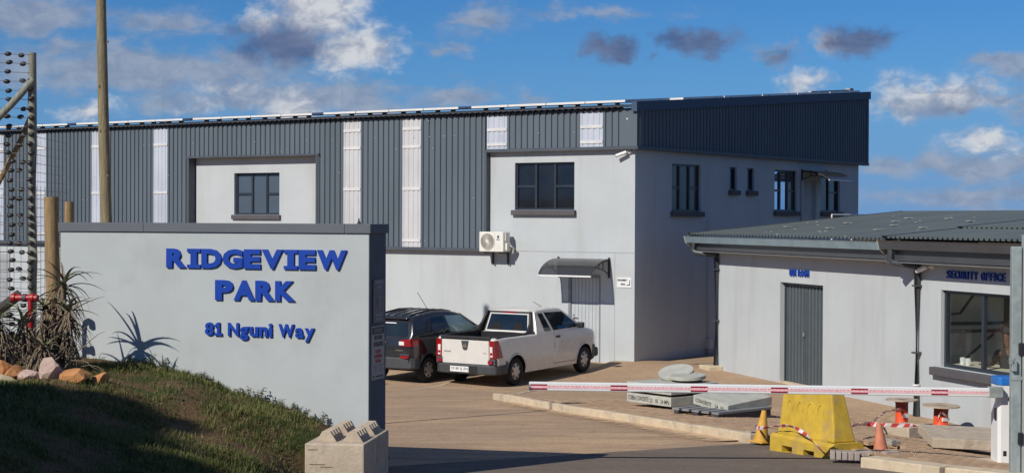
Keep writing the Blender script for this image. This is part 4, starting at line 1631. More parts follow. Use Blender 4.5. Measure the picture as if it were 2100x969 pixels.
def build_pickup():
    head = R(34.5)                        # heading clockwise from +Y
    rz = math.pi / 2 - head
    sx_, cy_ = math.sin(head), math.cos(head)
    # contact point of the right rear wheel -> axle centre
    right = Vector((math.cos(head), -math.sin(head), 0))
    c = Vector((.04, 36.35, 0)) - right * .72
    z0 = road_z(36.3)
    slope = math.atan((road_z(38.7) - road_z(36.3)) / 2.9)
    p = thing('pickup_truck', 'white single cab pickup truck parked nose in to the office wall', 'pickup truck', (c.x, c.y, z0 + .005), 0)
    p.rotation_euler = (Matrix.Rotation(rz, 3, 'Z') @ Matrix.Rotation(-slope, 3, 'Y')).to_euler()
    p.scale = (.965, .965, 1.0)
    top = [(-.78, 1.0), (-.76, 1.06), (-.70, 1.075), (.82, 1.055), (.85, 1.065), (1.00, 1.525), (1.12, 1.555), (1.60, 1.57), (2.02, 1.55), (2.12, 1.515),
           (2.86, 1.075), (2.95, 1.05), (3.35, .975), (3.58, .86), (3.68, .74), (3.72, .62)]
    bot = [(-.78, .50), (-.5, .36), (-.3, .25), (3.2, .24), (3.6, .30), (3.72, .38)]
    plan = [(-.78, .79), (-.70, .835), (-.4, .855), (1.5, .86), (2.6, .86), (3.1, .845), (3.45, .78), (3.62, .66), (3.72, .50)]
    st = sorted({-.78, -.76, -.70, -.55, *np.round(np.arange(-.4, 3.4, .1), 3), 0.82, 0.85, .90, .95, 1.0, 1.06, 1.12, 2.02, 2.07, 2.12, 2.86, 2.95, 3.35, 3.45, 3.52, 3.58, 3.63, 3.68, 3.72})
    car = Car(top, bot, plan, 1.05, 1.57, .23, [float(x) for x in st])
    body = car.loft('body', CARW, p, [(0, .30, .37), (2.905, .30, .365)], cut=(-.70, .76, -.69, .69, .60, 1.35))
    for x in (0, 2.905):
        for sg in (1, -1):
            wheel(p, x, sg * .745, .305, sg, 7)
    # tailgate with lettering and emblem
    MB().box(-.795, -.775, -.64, .64, .505, 1.02).build('tailgate', CARW, p, bevel=.012)
    tg = bpy.data.objects['tailgate']
    BK = (R(90), 0, R(-90))
    put_text('tailgate_lettering', 'NP200', DGREY, tg, (-.7965, .59, .74), BK, .06, 0, .001, width=.19, height=.035)
    put_text('tailgate_lettering', '1.6 i', DGREY, tg, (-.7965, -.49, .74), BK, .06, 0, .001, width=.10, height=.035)
    MB().prism([(-.10, 1.005), (.10, 1.005), (.06, .83), (.035, .805), (-.035, .805), (-.06, .83)], -.808, -.796, 'YZ').build('emblem_plate', DGREY, tg)
    MB().lathe([(.001, -.822), (.045, -.818), (.05, -.809)], 'X', 16, (0, 0, .90)).build('emblem', CHROME, tg)
    MB().box(-.80, -.69, -.68, .68, 1.022, 1.10).build('tailgate_cap', BLACK, p, bevel=.015)
    for sg in (1, -1):
        MB().box(-.70, .84, sg * .69 - .005 if sg > 0 else -.795, .795 if sg > 0 else -.685, 1.058, 1.095).build('bed_rail', BLACK, p, bevel=.01)
        tie = MB()
        for x in (-.40, -.02, .34, .66):
            tie.box(x, x + .12, sg * .80 - .01, sg * .80 + .012, 1.01, 1.057)
        tie.build('tie_down', CARW, p)
        # sail panel from roof to bed side
        sp_ = MB().prism([(1.02, 1.51), (.86, 1.06), (.52, 1.07), (.65, 1.12), (.79, 1.26), (.90, 1.47), (.95, 1.53)], sg * .70, sg * .755)
        sp_.v = [(a, b - sg * .13 * max(0, (c - 1.07)) / .45, c) for a, b, c in sp_.v]
        sp_.build('sail_panel', BLACK, p)
        # lamps
        lamp = MB()
        lamp.prism([(sg * .655, 1.02), (sg * .80, 1.03), (sg * .815, .64), (sg * .665, .64)], -.80, -.74, 'YZ')
        L = lamp.build('tail_lamp', LRED, p, bevel=.01)
        car.patch([(-.745, .65), (-.54, .65), (-.66, 1.025), (-.745, 1.03)], sg, .008).build('lamp_side', LRED, L)
        MB().prism([(sg * .68, .90), (sg * .75, .90), (sg * .755, .68), (sg * .69, .68)], -.806, -.801, 'YZ').build('lamp_lens', LWHT, L)
        MB().lathe([(.001, -.812), (.033, -.808)], 'X', 12, (0, sg * .72, .745)).build('lamp_reflector', REDR, L)
        MB().box(-.835, -.80, min(sg * .64, sg * .76), max(sg * .64, sg * .76), .53, .60).build('fog_lamp', REDR, p)
        # glass
        car.patch([(1.19, 1.08), (1.46, 1.08), (1.29, 1.48), (1.10, 1.48)], sg, .006).build('quarter_glass', CGLASS, p)
        car.patch([(1.55, 1.08), (2.68, 1.085), (2.12, 1.455), (1.37, 1.485)], sg, .007).build('door_glass', CGLASSG if sg > 0 else CGLASS, p)
        sl = car.line([(1.58, 1.06), (1.56, .72), (1.54, .34), (2.52, .33), (2.66, .60), (2.72, 1.06)], sg, .001, .006)
        sl.build('door_seam', BLACK, p)
        MB().box(1.64, 1.80, sg * .853 - .012, sg * .853 + .012, .90, .95).build('door_handle', BLACK, p, bevel=.008)
        m = MB().box(2.50, 2.62, min(sg * .86, sg * 1.03), max(sg * .86, sg * 1.03), 1.06, 1.19)
        m.build('mirror', BLACK, p, bevel=.03)
        car.patch([(3.25, .25), (3.66, .36), (3.66, .58), (3.30, .62)], sg, .012).build('front_bumper_side', DGREY, p)
        car.patch([(-.42, .36), (-.36, .30), (-.34, .52), (-.42, .58)], sg, .014).build('mud_flap', DGREY, p)
        car.patch([(-.1, .86), (.13, .86), (.13, .99), (-.1, .99)], sg, .003).build('filler_flap', CARW, p) if sg < 0 else None
        # arch lips
        lip = car.line([(.40 * math.cos(t), .30 + .40 * math.sin(t)) for t in np.linspace(.1, math.pi - .3, 14)], sg, -.004, .022)
        lip.build('arch_lip', CARW, p)
        lip = car.line([(2.905 + .395 * math.cos(t), .30 + .395 * math.sin(t)) for t in np.linspace(.5, math.pi - .05, 14)], sg, -.004, .022)
        lip.build('arch_lip', CARW, p)
    # rear bumper wraps round to the arches
    pts = []
    prof = [(-.40, .868), (-.62, .862), (-.76, .82), (-.83, .70), (-.845, .40), (-.845, 0)]
    outl = prof + [(x, -y) for x, y in prof[-2::-1]]
    for (za, zb, k) in ((.29, .50, 1.0),):
        MB().prism([(x * 1.0, y * k) for x, y in outl], za, zb, 'XY').build('rear_bumper', DGREY, p, bevel=.03)
    for sg in (1, -1):
        MB().box(-.80, -.70, min(sg * .64, sg * .82), max(sg * .64, sg * .82), .49, .64).build('bumper_corner', DGREY, p, bevel=.02)
    MB().box(-.852, -.84, -.36, .42, .32, .47).build('plate_recess', BLACK, p)
    pl = MB().box(-.862, -.853, -.13, .38, .335, .455).build('number_plate', WHITE, p)
    put_text('plate_characters', 'CF 80 SJ ZN', INK, pl, (-.8635, .36, .36), BK, .1, 0, .001, width=.47, height=.072)
    # cab rear: black surround, white inner frame, glass
    def cabq(yb, zb, yt, zt, off):
        def X(z):
            return .85 + (z - 1.065) / .46 * .15 - off
        return [(X(zb), -yb, zb), (X(zb), yb, zb), (X(zt), yt, zt), (X(zt), -yt, zt)]
    MB().quad(*cabq(.74, 1.065, .62, 1.52, .006)).build('cab_surround', BLACK, p)
    MB().quad(*cabq(.61, 1.075, .54, 1.475, .012)).build('window_surround', CARW, p)
    MB().quad(*cabq(.57, 1.105, .505, 1.452, .018)).build('rear_glass', CGLASS, p)
    MB().quad(*cabq(.18, 1.482, .17, 1.512, .016)).build('brake_lamp', LRED, p)
    for sg in (1, -1):
        MB().quad((.841, sg * .32 - .16, 1.108), (.841, sg * .32 + .16, 1.108), (.892, sg * .30 + .10, 1.27), (.892, sg * .30 - .10, 1.27)).build(
            'headrest_view', mat('seat_back', (.008, .008, .009), .9), p)
    MB().tube([(1.95, -.25, 1.56), (1.55, -.27, 1.70)], .006, 5).build('aerial', BLACK, p)
    # windscreen and front details
    MB().quad((2.86, -.70, 1.10), (2.86, .70, 1.10), (2.16, .56, 1.525), (2.16, -.56, 1.525)).build('windscreen', CGLASS, p)
    MB().box(3.50, 3.735, -.72, .72, .30, .52).build('front_bumper', DGREY, p, bevel=.05)
    for sg in (1, -1):
        MB().box(3.45, 3.64, min(sg * .45, sg * .68), max(sg * .45, sg * .68), .66, .80).build('headlamp', LWHT, p, bevel=.03)
    return p


def build_suv():
    head = R(34.5)
    rz = math.pi / 2 - head
    right = Vector((math.cos(head), -math.sin(head), 0))
    c = Vector((-1.87, 36.8, 0)) - right * .67
    z0 = road_z(36.6)
    p = thing('hatchback_car', 'dark grey compact hatchback car parked between the sign wall and the pickup', 'car', (c.x, c.y, z0), rz)
    top = [(-.62, .80), (-.60, .98), (-.57, 1.03), (-.50, 1.21), (-.43, 1.36), (-.33, 1.43), (-.1, 1.495), (.4, 1.555), (.85, 1.55), (1.2, 1.50), (1.38, 1.44), (2.08, 1.10),
           (2.2, 1.075), (2.7, .99), (2.88, .88), (2.97, .68), (2.985, .5)]
    bot = [(-.62, .46), (-.5, .34), (-.3, .26), (2.6, .25), (2.985, .34)]
    plan = [(-.62, .66), (-.56, .73), (-.4, .758), (1.2, .765), (2.3, .755), (2.7, .70), (2.9, .58), (2.985, .45)]
    st = sorted({-.62, -.60, -.57, -.54, -.50, -.46, -.42, -.35, -.28, -.2, *np.round(np.arange(-.1, 2.7, .1), 3), 1.32, 1.37, 1.42, 2.08, 2.14, 2.7, 2.75, 2.8, 2.84, 2.88, 2.93, 2.97, 2.985})
    car = Car(top, bot, plan, 1.05, 1.555, .25, [float(x) for x in st])
    car.loft('body', CARG, p, [(0, .285, .355), (2.38, .285, .35)])
    for x in (0, 2.38):
        for sg in (1, -1):
            wheel(p, x, sg * .66, .288, sg, 6, .165)
    BK = (R(90), 0, R(-90))
    # tailgate glass and lamps
    def rear(yb, zb, yt, zt, off):
        def X(z):
            return -.57 + (z - 1.03) / .33 * .14 - off if z > 1.03 else -.60 - off
        return [(X(zb), -yb, zb), (X(zb), yb, zb), (X(zt), yt, zt), (X(zt), -yt, zt)]
    MB().quad(*rear(.58, 1.05, .50, 1.33, .014)).build('rear_glass', CGLASS, p)
    MB().quad(*rear(.20, 1.305, .18, 1.325, .019)).build('brake_lamp', LWHT, p)
    MB().box(-.47, -.26, -.48, .48, 1.40, 1.435).build('spoiler', CARG, p, bevel=.012)
    ribs = MB()
    for y in (-.42, -.21, 0, .21, .42):
        pts = [(x, y, lerp_tab(top, x) + .018) for x in np.linspace(-.28, 1.2, 14)]
        ribs.tube(pts, .016, 6)
    ribs.build('roof_ridge', CARG, p)
    for sg in (1, -1):
        L = MB().prism([(sg * .42, .965), (sg * .70, .99), (sg * .715, .82), (sg * .44, .82)], -.635, -.56, 'YZ').build('tail_lamp', LRED, p, bevel=.012)
        car.patch([(-.575, .82), (-.38, .86), (-.34, .985), (-.57, .99)], sg, .010).build('lamp_side', LRED, L)
        MB().box(-.641, -.636, min(sg * .40, sg * .54), max(sg * .40, sg * .54), .85, .93).build('lamp_lens', LWHT, L)
        MB().box(-.672, -.64, min(sg * .46, sg * .68), max(sg * .46, sg * .68), .57, .62).build('reflector', LRED, p)
        MB().box(-.665, -.61, min(sg * .44, sg * .70), max(sg * .44, sg * .70), .63, .66).build('reflector_trim', DGREY, p)
        car.patch([(.10, 1.10), (.72, 1.08), (.66, 1.43), (.24, 1.41)], sg, .006).build('rear_door_glass', CGLASS, p)
        car.patch([(.80, 1.08), (1.88, 1.08), (1.30, 1.43), (.74, 1.44)], sg, .007).build('front_door_glass', CGLASSG, p)
        car.patch([(-.10, 1.14), (.04, 1.11), (.15, 1.37), (.06, 1.36)], sg, .006).build('quarter_glass', BLACK, p)
        car.line([(.76, 1.42), (.77, 1.05), (.74, .36)], sg, .001, .006).build('door_seam', BLACK, p)
        car.line([(.10, 1.05), (.22, .78), (.34, .40)], sg, .001, .006).build('door_seam', BLACK, p)
        MB().box(1.62, 1.76, min(sg * .76, sg * .92), max(sg * .76, sg * .92), 1.07, 1.19).build('mirror', BLACK, p, bevel=.03)
        MB().box(.92, 1.08, sg * .765 - .012, sg * .765 + .012, .92, .955).build('door_handle', CARG, p, bevel=.008)
        lip = car.line([(.385 * math.cos(t), .285 + .385 * math.sin(t)) for t in np.linspace(.0, math.pi - .1, 14)], sg, -.002, .022)
        lip.build('arch_lip', DGREY, p)
        lip = car.line([(2.38 + .38 * math.cos(t), .285 + .38 * math.sin(t)) for t in np.linspace(.1, math.pi, 14)], sg, -.002, .022)
        lip.build('arch_lip', DGREY, p)
        car.patch([(.36, .26), (2.02, .26), (2.02, .36), (.36, .36)], sg, .012).build('sill_trim', DGREY, p)
    prof = [(-.36, .765), (-.52, .755), (-.60, .70), (-.655, .55), (-.665, .3), (-.665, 0)]
    outl = prof + [(x, -y) for x, y in prof[-2::-1]]
    MB().prism(outl, .33, .58, 'XY').build('rear_bumper', DGREY, p, bevel=.03)
    pl = MB().box(-.676, -.666, -.05, .22, .44, .56).build('number_plate', WHITE, p)
    put_text('plate_characters', '7 SU', INK, pl, (-.6775, .20, .465), BK, .1, 0, .001, width=.21, height=.07)
    MB().lathe([(.001, -.645), (.045, -.64)], 'X', 14, (0, 0, .90)).build('emblem', CHROME, p)
    put_text('model_lettering', 'S-PRESSO', CHROME, p, (-.625, -.30, .72), BK, .06, 0, .001, width=.20, height=.028)
    MB().quad((2.08, -.62, 1.13), (2.08, .62, 1.13), (1.44, .52, 1.46), (1.44, -.52, 1.46)).build('windscreen', CGLASS, p)
    MB().tube([(.9, 0, 1.56), (.55, .02, 1.95)], .006, 5).build('aerial', BLACK, p)
    MB().lathe([(.001, 0), (.02, .01), (.001, .03)], 'Z', 8, (.55, .02, 1.94)).build('aerial_tip', WHITE, p)
    for sg in (1, -1):
        MB().box(2.72, 2.90, min(sg * .42, sg * .60), max(sg * .42, sg * .60), .68, .80).build('headlamp', LWHT, p, bevel=.03)


build_pickup()
build_suv()
# ------------------------------------------------------------------ entrance: block, barrier, gate
def build_block():
    b = thing('concrete_block', 'weathered concrete barrier block with toothed top beside the end of the sign wall', 'concrete block', (-2.04, 16.5, .54), R(-7.4))
    body = MB()
    body.prism([(0, 0), (.6, 0), (.6, .585), (.572, .585), (.585, .6), (.6, .615), (.6, 1.2), (0, 1.2)], 0, .63, 'XY')
    o = body.build('block_body', CONCB, b, bevel=.018)
    bm = bmesh.new()
    bm.from_mesh(o.data)
    bmesh.ops.triangulate(bm, faces=[f for f in bm.faces if len(f.verts) > 4])
    bm.to_mesh(o.data)
    bm.free()
    for x in (.19, .46):
        for g in (.14, .70):
            for k in range(4):
                y = g + k * .105
                MB().prism([(x - .11, .629), (x + .10, .629), (x + .035, .735), (x - .045, .735)], y, y + .055, 'XZ').build('tooth', CONCB, b, bevel=.006)
    for x, z, l in ((.05, .42, .16), (.16, .395, .12), (.02, .33, .06), (.03, .565, .10)):
        MB().box(x, x + l, -.002, .004, z, z + .008).build('crack', mat('crack_dark', (.16, .11, .07), .95), b)


build_block()


def build_boom():
    b = thing('boom_barrier', 'white boom barrier with a blue capped cabinet closed across the driveway', 'boom gate', (5.83, 20.0, .44), 0)
    MB().box(-.28, .46, -.14, .42, -.12, .06).build('concrete_base', CONCB, b, bevel=.02)
    c = MB().prism([(0, .30), (0, .035), (.035, 0), (.29, 0), (.32, .03), (.32, .30)], .06, .98, 'XY')
    c.build('cabinet', WHITE, b)
    MB().prism([(-.008, .305), (-.008, .03), (.03, -.008), (.295, -.008), (.328, .025), (.328, .305)], .982, 1.08, 'XY').build('cabinet_cap', BLUEC, b, bevel=.012)
    MB().box(-.016, -.001, .06, .13, .56, .70).build('door_lock', BLACK, b, bevel=.006)
    MB().lathe([(.05, -.012), (.052, .002)], 'Y', 18, (.165, 0, .82)).build('sensor_lens', BLACK, b)
    MB().box(.06, .10, -.004, .001, .14, .20).build('rating_plate', BLACK, b)
    MB().box(-.14, .03, -.10, -.012, .845, .975).build('arm_clamp', GALV, b, bevel=.008)
    # arm: extruded profile with reflective patches and a pink strip, hanging a little low at the post
    x0, x1, za, zb = -5.62, -.13, .96, .908
    a = MB()
    h = .052
    a.add([(x0, -.10, za - h), (x1, -.10, zb - h), (x1, -.10, zb + h), (x0, -.10, za + h), (x0, -.03, za - h), (x1, -.03, zb - h), (x1, -.03, zb + h), (x0, -.03, za + h)],
          [(0, 1, 2, 3), (7, 6, 5, 4), (0, 4, 5, 1), (1, 5, 6, 2), (2, 6, 7, 3), (3, 7, 4, 0)])
    arm = a.build('boom_arm', WHITE, b, bevel=.012)

    def strip(xa, xb, lo, hi, y, m, name):
        z = lambda x: za + (zb - za) * (x - x0) / (x1 - x0)
        MB().add([(xa, y, z(xa) + lo), (xb, y, z(xb) + lo), (xb, y, z(xb) + hi), (xa, y, z(xa) + hi)], [(0, 1, 2, 3)]).build(name, m, arm)
    strip(x0 + .02, x1 - .02, -.020, .012, -.1025, PINK, 'led_strip')
    k = 0
    x = x0 + .015
    while x < x1 - .2:
        strip(x, x + .2, .010, .027, -.104, REDR, 'reflector')
        strip(x, x + .2, -.036, -.019, -.104, REDR, 'reflector')
        x += .955
    ticks = MB()
    z = lambda x: za + (zb - za) * (x - x0) / (x1 - x0)
    for i in range(118):
        x = x0 + .24 + i * .045
        ticks.quad((x, -.1035, z(x) + .004), (x + .012, -.1035, z(x) + .004), (x + .012, -.1035, z(x) + .012), (x, -.1035, z(x) + .012))
    t = ticks.build('strip_mark', TAPER, arm)
    t['kind'] = 'stuff'


build_boom()


def build_gate():
    g = thing('steel_gate', 'tall grey steel gate leaf hung on a galvanised post at the right edge', 'gate', (5.475, 18.3, .45), R(-4))
    MB().box(0, .105, 0, .105, -.2, 2.66).build('gate_post', GALV, g, bevel=.006)
    lf = MB().box(.12, 1.5, .02, .06, .05, 2.76)
    lf.build('gate_leaf', GATEG, g)
    fr = MB().box(.118, .175, -.005, .085, .04, 2.79).box(.175, 1.5, -.004, .084, 2.73, 2.79).box(.175, 1.5, -.004, .084, .04, .1)
    fr.build('leaf_frame', GATEG, g)
    for z in (1.48, .50):
        MB().box(.07, .125, -.03, -.001, z, z + .13).build('hinge', BLACK, g, bevel=.006)
    MB().box(-.005, .05, -.05, -.002, 1.30, 1.42).build('latch', GALV, g, bevel=.006)
    MB().box(-.03, .02, -.05, -.002, 1.38, 1.45).build('latch', GALV, g)
    MB().box(-.008, .113, -.008, .0, 1.20, 1.24).build('post_joint', GALV, g)
    s = MB().box(.135, .60, -.012, -.006, 1.32, 1.92).build('notice_sign', SIGNW, g)
    MB().box(.15, .585, -.0135, -.0122, 1.83, 1.89).build('sign_heading', INKR, s)
    put_text('sign_lettering', 'NOTICE', SIGNW, s, (.25, -.0145, 1.843), FRONT, .05, 0, .001, width=.2, height=.034)
    m = MB()
    for k in range(11):
        m.box(.16, .57 - .05 * (k % 3), -.0135, -.0122, 1.40 + .036 * k, 1.414 + .036 * k)
    m.build('small_print', INK, s)


build_gate()


# ------------------------------------------------------------------ works area
def slab(name, lab, loc, rz, sx_, sy_, h, m=CONC, cat='concrete slab', tilt=(0, 0), group=None):
    o = MB().box(0, sx_, 0, sy_, 0, h).build(name, m, None, bevel=.008)
    o.location = loc
    o.rotation_euler = (Matrix.Rotation(rz, 3, 'Z') @ Matrix.Rotation(tilt[0], 3, 'X') @ Matrix.Rotation(tilt[1], 3, 'Y')).to_euler()
    return tag(o, lab, cat, group)


def build_slabs():
    LEFTF = (R(90), 0, R(-90))
    rz = R(38.9)
    x, y = 2.66, 27.85
    g = pave_z(x + .3, y + .6)
    bk = slab('timber_bearer', 'dark timber bearer under the stacked concrete slabs', (x + .22, y + .42, g - .01), rz, .75, .75, .085, mat('dark_timber', (.05, .04, .03), .9), 'bearer')
    for k, (dz, lab) in enumerate(((.085, 'bottom concrete slab of the printed stack on the paving'), (.28, 'upper concrete slab of the printed stack carrying the round covers'))):
        s = slab('concrete_slab', lab, (x, y, g + dz), rz, 1.12, 1.08, .155, group='square concrete slabs')
        put_text('slab_lettering', 'COBRA CONCRETE', INK, s, (-.003, 1.04, .045), LEFTF, .1, 0, .001, width=.50, height=.075)
        put_text('slab_lettering', '21   05   24 MPa', INK, s, (-.003, .50, .035), LEFTF, .1, 0, .001, width=.46, height=.07)
    for (a, b) in ((.05, .05), (.95, .05), (.5, .95)):
        p = Matrix.Translation((x, y, g + .24)) @ Matrix.Rotation(rz, 4, 'Z') @ Vector((a, b, 0))
        o = MB().box(0, .08, 0, .08, 0, .0395).build('spacer_block', MATS['dark_timber'])
        o.location, o.rotation_euler = p, (0, 0, rz)
        tag(o, 'small dark spacer between the two stacked slabs', 'spacer', 'spacers between the stacked slabs')
    zt = g + .435
    lid = MB().lathe([(.02, 0), (.305, 0), (.31, .006), (.31, .056), (.304, .062), (.001, .063)], 'Z', 36)
    a = tag(lid.build('manhole_cover', CONC, None, smooth=35), 'round concrete cover lying flat on top of the printed slab stack', 'manhole cover', 'round concrete covers')
    a.location = (3.02, 28.62, zt + .055)
    a.rotation_euler = (R(3), R(-2), 0)
    c = a.copy()
    COL.objects.link(c)
    tag(c, 'round concrete cover leaning on edge against the flat one on the slab stack', 'manhole cover', 'round concrete covers')
    c.location = (2.86, 28.98, zt + .10)
    c.rotation_euler = (R(15), R(-10), 0)
    r = MB().lathe([(.24, 0), (.24, .055)], 'Z', 24).build('cover_ring', MATS['dark_timber'], None)
    r.location = (3.02, 28.62, zt)
    tag(r, 'dark ring under the flat round concrete cover', 'ring')
    # pallet and the slab lying on it
    px, py = 3.50, 26.45
    gz = pave_z(px + .2, py + .5)
    pal = thing('pallet', 'dark plastic pallet under the slipped concrete slab right of the stack', 'pallet', (px, py, gz), R(42))
    pm = mat('dark_pallet', (.045, .045, .05), .7, var=.2)
    for i in range(5):
        MB().box(-.35, .95, -.02 + i * .21, .13 + i * .21, .105, .14).build('deck_board', mat('grey_pallet_top', (.20, .20, .20), .8), pal)
    for i in range(3):
        MB().box(-.35, .95, .0 + i * .42, .09 + i * .42, 0, .104).build('runner', pm, pal)
    s = slab('concrete_slab', 'slipped concrete slab lying askew on the dark pallet', (3.45, 26.62, gz + .06), R(38), 1.0, .80, .15, tilt=(R(7.5), R(-5.0)), group='square concrete slabs')
    put_text('slab_lettering', 'CONCRETE', INK, s, (-.003, .74, .05), LEFTF, .1, 0, .001, width=.36, height=.06)
    put_text('slab_lettering', '24  30', INK, s, (-.003, .3, .04), LEFTF, .1, 0, .001, width=.2, height=.06)
    g2 = pave_z(5.8, 22.2)
    s = slab('concrete_slab', 'dirty concrete slab propped on the paving beside the barrier cabinet', (5.56, 22.05, g2 + .05), R(-5), 1.35, 1.25, .13, CONCB, tilt=(R(1.5), R(2)), group='square concrete slabs')
    o = MB().box(0, .5, 0, .9, 0, .045).build('timber_bearer', MATS['dark_timber'])
    o.location, o.rotation_euler = (5.85, 22.25, g2), (0, 0, R(-5))
    tag(o, 'dark bearer under the dirty slab beside the barrier cabinet', 'bearer')
    # open square inspection ring
    g3 = pave_z(6.02, 25.5)
    k = MB()
    k.box(-.26, .26, -.26, -.19, 0, .17).box(-.26, .26, .19, .26, 0, .17).box(-.26, -.19, -.19, .19, 0, .17).box(.19, .26, -.19, .19, 0, .17)
    k = k.build('inspection_frame', CONCB, None, bevel=.008)
    k.location, k.rotation_euler = (6.05, 25.5, g3), (0, 0, R(35))
    tag(k, 'square open concrete inspection frame on the paving between the cable drums', 'inspection frame')


build_slabs()


def drum(lab, x, y, rf, h, rc, m1, tilt):
    z = pave_z(x, y)
    d = thing('cable_drum', lab, 'cable drum', (x, y, z + .01), R(30), 'orange cored cable drums')
    MB().lathe([(.001, 0), (rf, 0), (rf, .022), (.001, .022)], 'Z', 30).build('lower_flange', PLY, d)
    MB().lathe([(rc * 1.25, .022), (rc, .07), (rc, h * .55)], 'Z', 24).build('core', m1, d, smooth=50)
    MB().lathe([(rc, h * .55), (rc, h - .05), (rc * 1.2, h)], 'Z', 24).build('core_top', DRED, d, smooth=50)
    MB().lathe([(.05, h), (rf, h), (rf, h + .018), (.05, h + .018)], 'Z', 32).build('upper_flange', PLY, d)
    c = MB().lathe([(rc * .9, 0), (.045, .004), (.045, -.01)], 'Z', 12, (0, 0, h + .018))
    c.build('hub_plate', mat('worn_hub', (.30, .24, .18), .9), d)
    MB().box(-rc * .6, rc * .6, -rc - .008, -rc + .02, h * .35, h * .5).build('drum_label', SIGNW, d)
    d.rotation_euler = (tilt, 0, R(30))
    return d


drum('cable drum with an orange core standing left of the black downpipe', 6.52, 27.9, .27, .43, .105, ORANGE, 0)
drum('cable drum with a taped core standing right of the black downpipe', 7.22, 28.1, .31, .36, .12, ORANGE, R(2))


def build_water_barrier():
    z = road_z(21.5) + .0
    b = thing('plastic_barrier', 'dusty yellow plastic road barrier standing in the dug up paving', 'road barrier', (3.40, 21.95, z - .03), R(-63))
    L = 1.30
    base = MB().prism([(0, 0), (.50, 0), (.50, .21), (.45, .25), (.05, .25), (0, .21)], 0, L, 'YZ').build('barrier_base', YELLOW, b)
    for x in (.26, .72):
        c = MB().box(x, x + .22, -.1, .60, .03, .115).build('cut', BLACK)
        c.parent = b
        m = base.modifiers.new('cut', 'BOOLEAN')
        m.object, m.operation, m.solver = c, 'DIFFERENCE', 'EXACT'
        bake(base)
        bpy.data.objects.remove(c)
    vs = []
    for (x0, x1, y0, y1, zz) in ((.05, 1.24, .07, .43, .251), (.07, 1.21, .10, .40, .40), (.09, 1.10, .15, .35, .845), (.11, 1.08, .17, .33, .868)):
        vs += [(x0, y0, zz), (x1, y0, zz), (x1, y1, zz), (x0, y1, zz)]
    fs = [(3, 2, 1, 0), (12, 13, 14, 15)]
    for k in range(3):
        for i in range(4):
            fs.append((4 * k + i, 4 * k + (i + 1) % 4, 4 * k + 4 + (i + 1) % 4, 4 * k + 4 + i))
    MB().add(vs, fs).build('barrier_body', YELLOW, b, bevel=.02)
    for i in range(4):
        cx = .27 + i * .215
        r = MB()
        pts = []
        for t in np.linspace(-.35, math.pi + .35, 18):
            zz = .60 + .095 * math.sin(t)
            y = .10 + (zz - .40) / .46 * .05
            pts.append((cx + .062 * math.cos(t), y - .002, zz))
        r.tube(pts, .008, 5)
        r.build('moulded_ring', YELLOW, b)
    for i in range(4):
        cx = .38 + i * .11
        put_text('moulded_letter', 'ROAD'[i], YELLOW, b, (cx, .145, .735), (R(84), 0, 0), .1, .01, .002, width=.07, height=.06)
    MB().box(.10, 1.15, .055, .07, .252, .275).build('barrier_rib', YELLOW, b)


build_water_barrier()


def cone(lab, x, y, z, h, m, tilt, rz):
    c = thing('traffic_cone', lab, 'traffic cone', (x, y, z), rz, 'traffic cones')
    c.rotation_euler = (tilt[0], tilt[1], rz)
    MB().prism([(-.13, -.13), (.13, -.13), (.13, .13), (-.13, .13)], 0, .022, 'XY').build('cone_foot', m, c, bevel=.008)
    MB().lathe([(.105, .022), (.10, .04), (.032, h), (.022, h), (.02, h - .03)], 'Z', 20).build('cone_body', m, c, smooth=50)
    MB().lathe([(.085 - .07 * .42, .45 * h), (.082 - .07 * .5, .52 * h)], 'Z', 16).build('tape_wrap', TAPEW, c)
    return c


cone('dirty yellow traffic cone tilted left of the yellow barrier', 3.40, 22.75, road_z(22.7) + .03, .44, CONEY, (R(3), R(5)), R(40))
cone('faded orange traffic cone sunk among loose pavers right of the barrier', 4.73, 21.35, pave_z(4.73, 21.2) - .12, .42, CONEO, (R(-2), R(-4)), R(20))


def tape(lab, pts, wid, step=.085):
    P = [Vector(p) for p in pts]
    # resample with a smooth sag
    out = []
    for i in range(len(P) - 1):
        p0, p1, p2, p3 = P[max(i - 1, 0)], P[i], P[i + 1], P[min(i + 2, len(P) - 1)]
        n = max(2, int((p2 - p1).length / (step / 2)))
        for k in range(n):
            t = k / n
            out.append(.5 * ((2 * p1) + (p2 - p0) * t + (2 * p0 - 5 * p1 + 4 * p2 - p3) * t * t + (3 * p1 - p0 - 3 * p2 + p3) * t ** 3))
    out.append(P[-1])
    mb = MB()
    acc = 0
    for i in range(len(out) - 1):
        d = (out[i + 1] - out[i])
        w = []
        for k in (i, i + 1):
            a = R(55) + .5 * math.sin(k * .23) + .35 * math.sin(k * .61)
            s = d.normalized().cross(Vector((0, 0, 1))).normalized()
            w.append((s * math.cos(a) + Vector((0, 0, 1)) * math.sin(a)) * wid / 2)
        mi = int(acc / step) % 2
        acc += d.length
        sk = d.normalized() * .02
        n = d.cross(w[0]).normalized() * .0015
        mb.add([out[i] - w[0] - sk + n, out[i + 1] - w[1] - sk + n, out[i + 1] + w[1] + sk + n, out[i] + w[0] + sk + n,
                out[i] - w[0] - sk - n, out[i + 1] - w[1] - sk - n, out[i + 1] + w[1] + sk - n, out[i] + w[0] + sk - n],
               [(0, 1, 2, 3), (7, 6, 5, 4), (0, 4, 5, 1), (2, 6, 7, 3)], mi)
    return tag(mb.build('barrier_tape', [TAPER, TAPEW]), lab, 'tape', 'red and white barrier tape')


def pt(px, py, d):
    """hand-measured hanging points of the tape, given as across / along / height"""
    return (px, d, py)


zr = road_z(21.8)
def at_barrier(t, off, z):
    return (3.40 + .454 * t - .891 * off, 21.95 - .891 * t - .454 * off, z)


